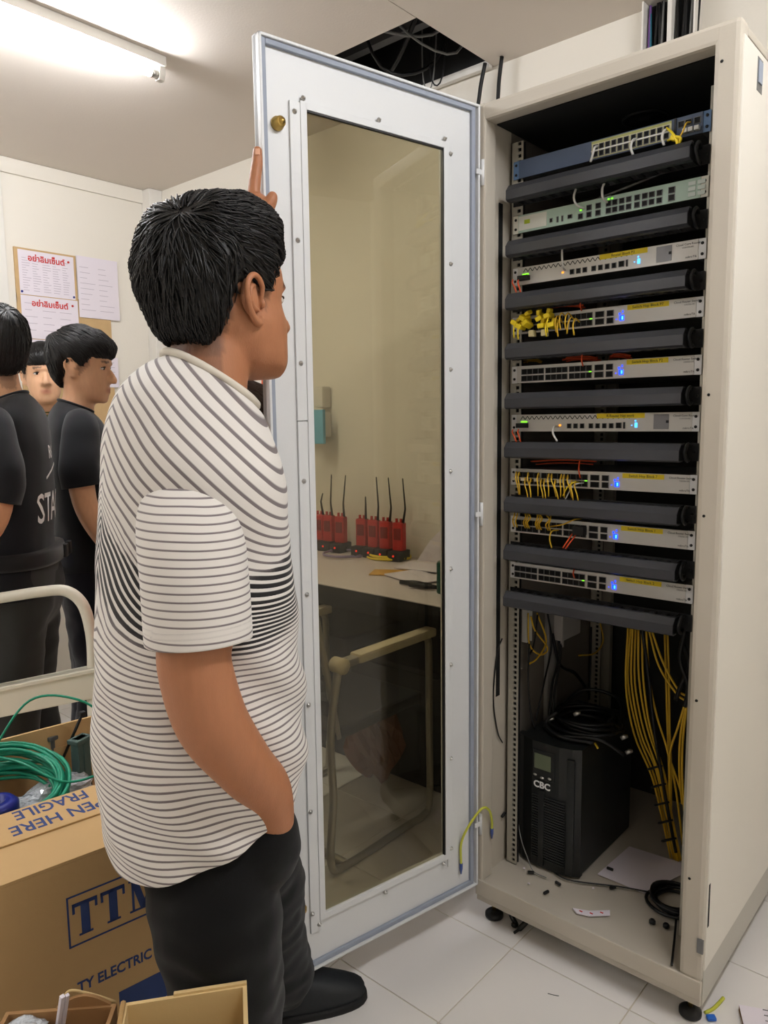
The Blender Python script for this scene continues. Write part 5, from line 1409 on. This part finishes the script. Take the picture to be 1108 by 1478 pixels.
pw = on(112, 1146, 2, BH - .06); tag(MB().tube(catmull([(pw.x - .03, pw.y, BH - .09), (pw.x, pw.y + .03, BH - .07), (pw.x + .02, pw.y + .08, BH - .08)], 5), .009, 8).build('black_cable', M_BCABLE), 'thick black cable end in the printed box by the flap', 'cable')

# open carton in the foreground and a darker one beside it
FH = .562
r0 = on(178, 1447, 2, FH); r1 = on(356, 1419, 2, FH)
dr = (r1 - r0); dr.z = 0; Lr = dr.length; ang = math.atan2(dr.y, dr.x)
e = carton('cardboard_box', (r0.x, r0.y, 0), ang, (Lr, .001 + .18, FH - .001), 'small open pale cardboard box in the foreground beside the trousers', M_CARD2)
# the box opens towards the viewer: shift it so its rear wall is at the measured line
for c in e.children: c.location.y -= .181
b = MB(); b.box((Lr*.42, -.1875, FH - .16), (Lr + .002, -.1815, FH - .001), .0008); b.build('folded_flap', M_CARD2, e)
b = MB(); b.box((Lr*.40, -.003, FH - .09), (Lr, .003, FH + .003), .0008); b.build('folded_flap', M_CARD2, e)
b = MB(); b.tube([(0, 0, FH), (0, -.09, FH - .004), (0, -.18, FH)], .004, 6); b.build('torn_edge', M_CARDE, e)
r0 = on(8, 1452, 2, .50); r1 = on(168, 1440, 2, .50)
dr = (r1 - r0); dr.z = 0; ang = math.atan2(dr.y, dr.x)
e = carton('cardboard_box', (r0.x, r0.y, 0), ang, (dr.length, .16, .49), 'dark brown open cardboard box in the lower left foreground', M_CARDD)
for c in e.children: c.location.y -= .16
b = MB(); L = dr.length
arc = [Vector((L*(.45 + .5*t), .002, .49 + .018*math.sin(PI*t))) for t in [i/12 for i in range(13)]]
b.prism([(p.x, p.z) for p in arc], -.002, .004, 'y'); b.build('curved_flap', M_CARDD, e)
MB().tube(catmull([(L*.50, .006, .488), (L*.56, .006, .512), (L*.75, .006, .505), (L*.98, .006, .488)], 6), .0022, 6).tube(catmull([(L*.50, .006, .488), (L*.7, .006, .49), (L*.98, .006, .486)], 5), .0022, 6).build('string', M_CARD2, e)
tag(MB().obox(on(83, 1460, 2, .50) + Vector((0, 0, -.02)), (.006, .006, .12), Matrix.Rotation(.35, 3, 'Y')).obox(on(90, 1458, 2, .50) + Vector((0, 0, -.02)), (.005, .005, .12), Matrix.Rotation(.35, 3, 'Y')).build('plastic_strip', M_PAPER), 'pair of clear plastic strips leaning over the dark brown box', 'plastic strip')
pw = on(25, 1478, 2, .5); crumple('plastic_bag', (pw.x, pw.y, .47), .04, M_BUBBLE, 'crumpled clear plastic at the lower left corner', 'plastic bag', 8)

# ------------------------------------------------------------------ white tubular frame behind the box
FD = 2.09
e = empty('metal_frame', (at(60, 1000, FD).x, at(60, 1000, FD).y, 0), label='cream tubular steel frame with a broad flat rail behind the printed box', cat='metal frame')
eo = Vector(e.location)
def fp(u, v, d=FD): return at(u, v, d) - eo
A1 = fp(133, 960); A0 = fp(-150, 868)
lf = [fp(132, 985), fp(134, 955), fp(131, 912), fp(119, 872), fp(95, 853), fp(60, 854), fp(0, 863), fp(-90, 876), fp(-115, 895), fp(-128, 935), fp(-130, 990)]
MB().tube(catmull(lf, 6), .0155, 12).build('tube_arch', M_CREAM, e)
for u in (132, -130):
    p1 = fp(u, 985 + (134 - u)*.17); q_ = MB().tube([p1 + Vector((0, 0, .0)), Vector((p1.x, p1.y, .3)), Vector((p1.x, p1.y, 0))], .0155, 12).build('leg', M_CREAM, e)
a0, a1 = fp(-130, 1042), fp(150, 985)
dv = (a1 - a0); L = math.hypot(dv.x, dv.y); an = math.atan2(dv.y, dv.x)
zt_ = a1.z
b = MB(); b.box((0, -.02, -.085), (L, .02, 0), .004).box((0, -.026, -.012), (L, .026, .0), .003)
o = b.build('flat_rail', M_CREAM, e); o.location = (a0.x, a0.y, (a0.z + a1.z)/2); o.rotation_euler = (0, math.atan2(a0.z - a1.z, L), an)
pa_, pb2 = fp(132, 985), fp(-130, 1030)
MB().tube([(pa_.x, pa_.y, .12), ((pa_.x + pb2.x)/2, (pa_.y + pb2.y)/2, .12), (pb2.x, pb2.y, .12)], .0125, 10).build('cross_tube', M_CREAM, e)

# ------------------------------------------------------------------ notice board and papers on the left wall
def wl(u, v): return on(u, v, 0, XL)
e = empty('notice_board', (XL, .4, 1.6), label='brown notice board with pinned paper lists on the left wall', cat='notice board')
pa, pb_ = wl(18, 357), wl(160, 490)
part('board', M_WOODB, e, (.0005, pa.y - .4, -.45), (.012, .632 - .4, pb_.z - 1.6 + .2), .002)
part('board', M_WOODB, e, (.0005, pa.y - .4, pb_.z - 1.6 + .15), (.0125, .446 - .4, 2.272 - 1.6), .002)
def sheet(y0, y1, z0, z1, label, title=None, seed=1, off=.0135, cols=5, rows=14, dots=True):
    s_ = empty('notice_sheet', (XL + off, y0, z0), label=label, cat='notice')
    w_, h_ = y1 - y0, z1 - z0
    part('sheet', M_PAPER, s_, (0, 0, 0), (.0008, w_, h_))
    b = MB(); r_ = random.Random(seed)
    for i in range(rows):
        z = h_*(.82 - .78*i/rows)
        for c in range(cols):
            y = w_*(.06 + .9*c/cols)
            b.box((.0008, y, z), (.0011, y + w_*.9/cols*r_.uniform(.35, .85), z + .0022))
    o = b.build('printed_lines', mat('pale_ink', (176, 166, 178), .8), s_); o['kind'] = 'stuff'
    if title: text('lettering', title, .040, M_REDINK, (.0012, w_*.5, h_ - .05), (PI/2, 0, PI/2), s_, align='CENTER', ext=.0002, bold=.0012)
    if dots:
        for (y, z, mt_) in ((.03*w_, .06*h_, M_BLUEP), (.97*w_, .06*h_, M_BLUEP), (.9*w_, h_ - .03, M_REDP)):
            MB().lathe([(.006, 0), (.006, .003), (.003, .005)], (.0008, y, z), 10, 'x').build('push_pin', mt_, s_)
    return s_
sheet(.140, .432, 2.040, 2.262, 'upper white list with a red Thai heading on the notice board', 'อย่าลืมเซ็นต์', 1)
sheet(.140, .442, 1.82, 2.036, 'middle white list with a red Thai heading on the notice board', 'อย่าลืมเซ็นต์', 2, cols=3, rows=5)
sheet(.140, .448, 1.60, 1.816, 'lower white list with a red Thai heading half hidden by heads', 'อย่าลืมเซ็นต์', 3, cols=3, rows=4)
sheet(.448, .685, 1.952, 2.276, 'wide white sheet pinned overlapping the right edge of the notice board', None, 4, .016, dots=False, cols=2, rows=9)
sheet(.44, .66, 1.58, 1.745, 'small white sheet on the wall below the notice board', None, 5, .014, dots=False, cols=3, rows=5)
part_ = tag(part('wall_panel', mat('pale_grey_panel', (206, 206, 208), .5), None, (XL + .0005, -.6, 1.55), (XL + .02, .02, 2.25), .003), 'pale grey board at the left picture edge beside the white strip', 'board')
o = empty('wall_poster', (XL, 0, 0), label='small grey poster at the left picture edge below the pale board', cat='poster')
part('sheet', M_PAPER, o, (.021, -.1, 1.90), (.022, .0, 2.05)); part('printed_block', M_GINK, o, (.022, -.08, 1.93), (.0226, -.01, 2.0))

# ------------------------------------------------------------------ table, radios and chair seen through the door glass
TZ = .775
tb = empty('table', (-.8, .62, 0), label='pale topped long table against the back wall behind the glass door', cat='table')
tx0, tx1, ty0, ty1 = -1.75, -.10, .30, .93
part('table_top', M_TABLE, tb, (tx0 + .8, ty0 - .62, TZ - .028), (tx1 + .8, ty1 - .62, TZ), .003)
part('edge_band', M_BLACK, tb, (tx0 + .8, ty0 - .624, TZ - .034), (tx1 + .8, ty0 - .619, TZ - .003), .001)
for x in (tx0 + .05, tx1 - .05):
    for y in (ty0 + .05, ty1 - .05): part('leg', M_CHASSIS, tb, (x + .8 - .015, y - .62 - .015, 0), (x + .8 + .015, y - .62 + .015, TZ - .028), .003)
part('modesty_panel', M_BLACK, tb, (tx0 + .85, .24, .25), (tx1 + .75, .26, TZ - .03))
# dark boxes stored under the table
tag(part('storage_box', mat('dark_box', (30, 30, 32), .7), None, (-1.6, .50, 0.0005), (-.98, .86, .50), .01), 'black box stored under the left end of the table', 'box')
tag(MB().box((-.95, .50, .0005), (-.45, .86, .46), .01).box((-.93, .49, .30), (-.47, .505, .44), .004).build('storage_box', mat('dark_box2', (24, 24, 26), .6)), 'black box with raised front panel stored under the table', 'box')
crumple('brown_bag', (-.72, .38, .20), .12, mat('brown_bag', (120, 70, 40), .8), 'crumpled brown bag on the floor under the table', 'bag', 4, (1, .7, 1.3))
# seven red radios in chargers
for i, (u, v) in enumerate(((462, 768), (475, 772), (492, 775), (523, 781), (540, 785), (557, 788), (576, 792))):
    p_ = on(u, v, 1, .84)
    r = empty('radio', (p_.x, .84, TZ), .15, label=['leftmost', 'second', 'third', 'fourth', 'fifth', 'sixth', 'rightmost'][i] + ' red handheld radio in the row standing on the table', cat='radio', group='red radios charging on the table')
    part('charger', M_BLACK, r, (-.032, -.05, 0.0005), (.032, .04, .045), .006)
    hh = .135
    part('radio_body', M_REDP, r, (-.026, -.016, .03), (.026, .018, .03 + hh), .006)
    part('speaker_grille', mat('dark_red', (120, 26, 24), .6), r, (-.018, -.0185, .09), (.018, -.015, .14), .001)
    for dx in (-.012, .010): MB().cyl((dx, .0, .03 + hh - .004), (dx, .0, .03 + hh + .016), .006, 8).build('knob', M_REDP, r)
    L = .19 if i not in (3, 0) else .10
    MB().tube([(.02 + 0, 0, .03 + hh - .005), (.02 + .004*(i - 3), 0, .03 + hh + .06), (.02 + .012*(1 if i == 2 else -.4 if i in (4, 5) else 0), 0, .03 + hh + L)], [.006, .004, .0025], 8).build('antenna', M_BLACK, r)
    MB().sphere((.0, -.051, .025), .005, 8).build('charge_light', M_LEDR, r)
# table litter
def tz(u, v): return on(u, v, 2, TZ)
c = tz(562, 805); o = coil((c.x, c.y, TZ), .085, 4, .005, M_YCABLE2, 'cable_coil', .012, .016, 3, squash=.9)
tag(o.build('cable_coil', M_YCABLE2), 'coil of yellow cable lying on the table behind the glass', 'cable coil')
c = tz(495, 802); o = coil((c.x, c.y, TZ), .085, 2, .004, M_GCABLE, 'cable_coil', .008, .012, 6)
tag(o.build('cable_coil', mat('lilac_cable', (140, 124, 160), .5)), 'thin coil of lilac cable lying on the table behind the glass', 'cable coil')
for i, (u, v, a, sx, sy) in enumerate(((565, 828, .5, .16, .10), (600, 835, -.3, .22, .15), (612, 822, .2, .2, .14))):
    p_ = tz(u, v)
    tag(MB().obox((p_.x, p_.y, TZ + .004 + .003*i), (sx, sy, .004), Matrix.Rotation(a, 3, 'Z')).build('paper_sheet', [mat('amber_paper', (210, 160, 70), .8), M_PAPER, M_PAPER][i]), ['amber envelope lying on the table', 'white sheet of paper on the table near the rack', 'topmost white sheet in the pile on the table'][i], 'paper')
p_ = tz(622, 812)
b = MB(); b.prism([(-.10, 0), (.10, 0), (.10, .13), (.02, .15), (-.04, .09)], -.004, .004, 'y'); tag(b.build('paper_bag', M_PAPER, None, (p_.x + .02, p_.y + .03, TZ), (.0, 0, .3)), 'white paper bag standing on the table near the rack', 'paper bag')
p_ = tz(634, 858); tag(MB().lathe([(.026, 0), (.028, .004), (.028, .105), (.024, .112), (.022, .112)], (p_.x, p_.y + .03, TZ), 18).build('drink_can', mat('green_can', (30, 84, 70), .3, metal=.4)), 'dark green can standing at the table edge near the rack', 'can')
for i, (u, v) in enumerate(((596, 848), (610, 852))):
    p_ = tz(u, v); tag(MB().tube([p_ + Vector((-.06, .0, .012)), p_ + Vector((0, .01, .014)), p_ + Vector((.06, .03, .012))], [.008, .011, .006], 8).build('hand_tool', M_BLACK), ['left', 'right'][i] + ' one of two black hand tools on the table edge', 'tool')
# chair: beige armrests on a tube frame with a sled base
ch = empty('armchair', (-.69, .125, 0), label='beige armchair with flat armrests and tube frame behind the glass door', cat='chair')
for s, x in ((1, .25), (-1, -.25)):
    yF, yR = .235, -.255
    b = MB(); b.tube(catmull([(x, -.20, .66), (x, -.24, .45), (x, -.235, .25), (x, -.25, .05), (x, -.18, .014), (x, .1, .014), (x, .20, .014), (x, .235, .06), (x, .235, .35), (x, .235, .60), (x, .225, .64)], 6), .0125, 10)
    b.build('side_frame', M_CHROME, ch)
    MB().box((x - .024, -.13, .645), (x + .024, .25, .675), .008).build('armrest', M_BEIGE, ch)
    MB().box((x - .018, -.20, .645), (x + .018, -.13, .668), .004).build('arm_bracket', M_CHROME, ch)
    MB().tube([(x - .02, -.20, .655), (x, -.20, .655), (x + .024, -.20, .655)], .024, 14).build('arm_pivot', M_BEIGE, ch)
    MB().tube(catmull([(x*.92, -.19, .42), (x*.92, -.23, .62), (x*.92, -.28, .86)], 6), .011, 8).build('back_post', M_CHROME, ch)
for z in (.50, .58, .66, .74, .82):
    MB().box((-.23, -.255 - (z - .6)*.2, z), (.23, -.240 - (z - .6)*.2, z + .05), .004).build('back_slat', M_BLACK, ch)
part('seat', M_BLACK, ch, (-.235, -.22, .41), (.235, .22, .45), .012)
MB().tube([(-.25, -.18, .014), (0, -.18, .014), (.25, -.18, .014)], .0125, 10).build('cross_tube', M_CHROME, ch)
# soap dispenser with blue mask pack on the wall
e = empty('wall_dispenser', (-1.5, YB, 1.3), label='white wall dispenser with a blue pack hanging on the back wall', cat='dispenser')
part('dispenser_body', M_TRIM, e, (-.10, -.08, 0), (.02, -.0005, .12), .012); part('bottle_neck', M_TRIM, e, (-.05, -.06, .14), (.02, -.0005, .24), .012)
part('blue_pack', mat('blue_pack', (110, 180, 210), .5), e, (-.035, -.1, -.03), (.06, -.082, .13), .004)
# orange sheet on the back wall
p0, p1 = on(378, 548, 1, YB), on(400, 660, 1, YB)
tag(part('orange_sheet', mat('orange_sheet', (226, 96, 50), .7), None, (p0.x, YB - .004, p1.z), (p1.x, YB - .0005, p0.z)), 'orange sheet on the back wall beside the door edge', 'sheet')
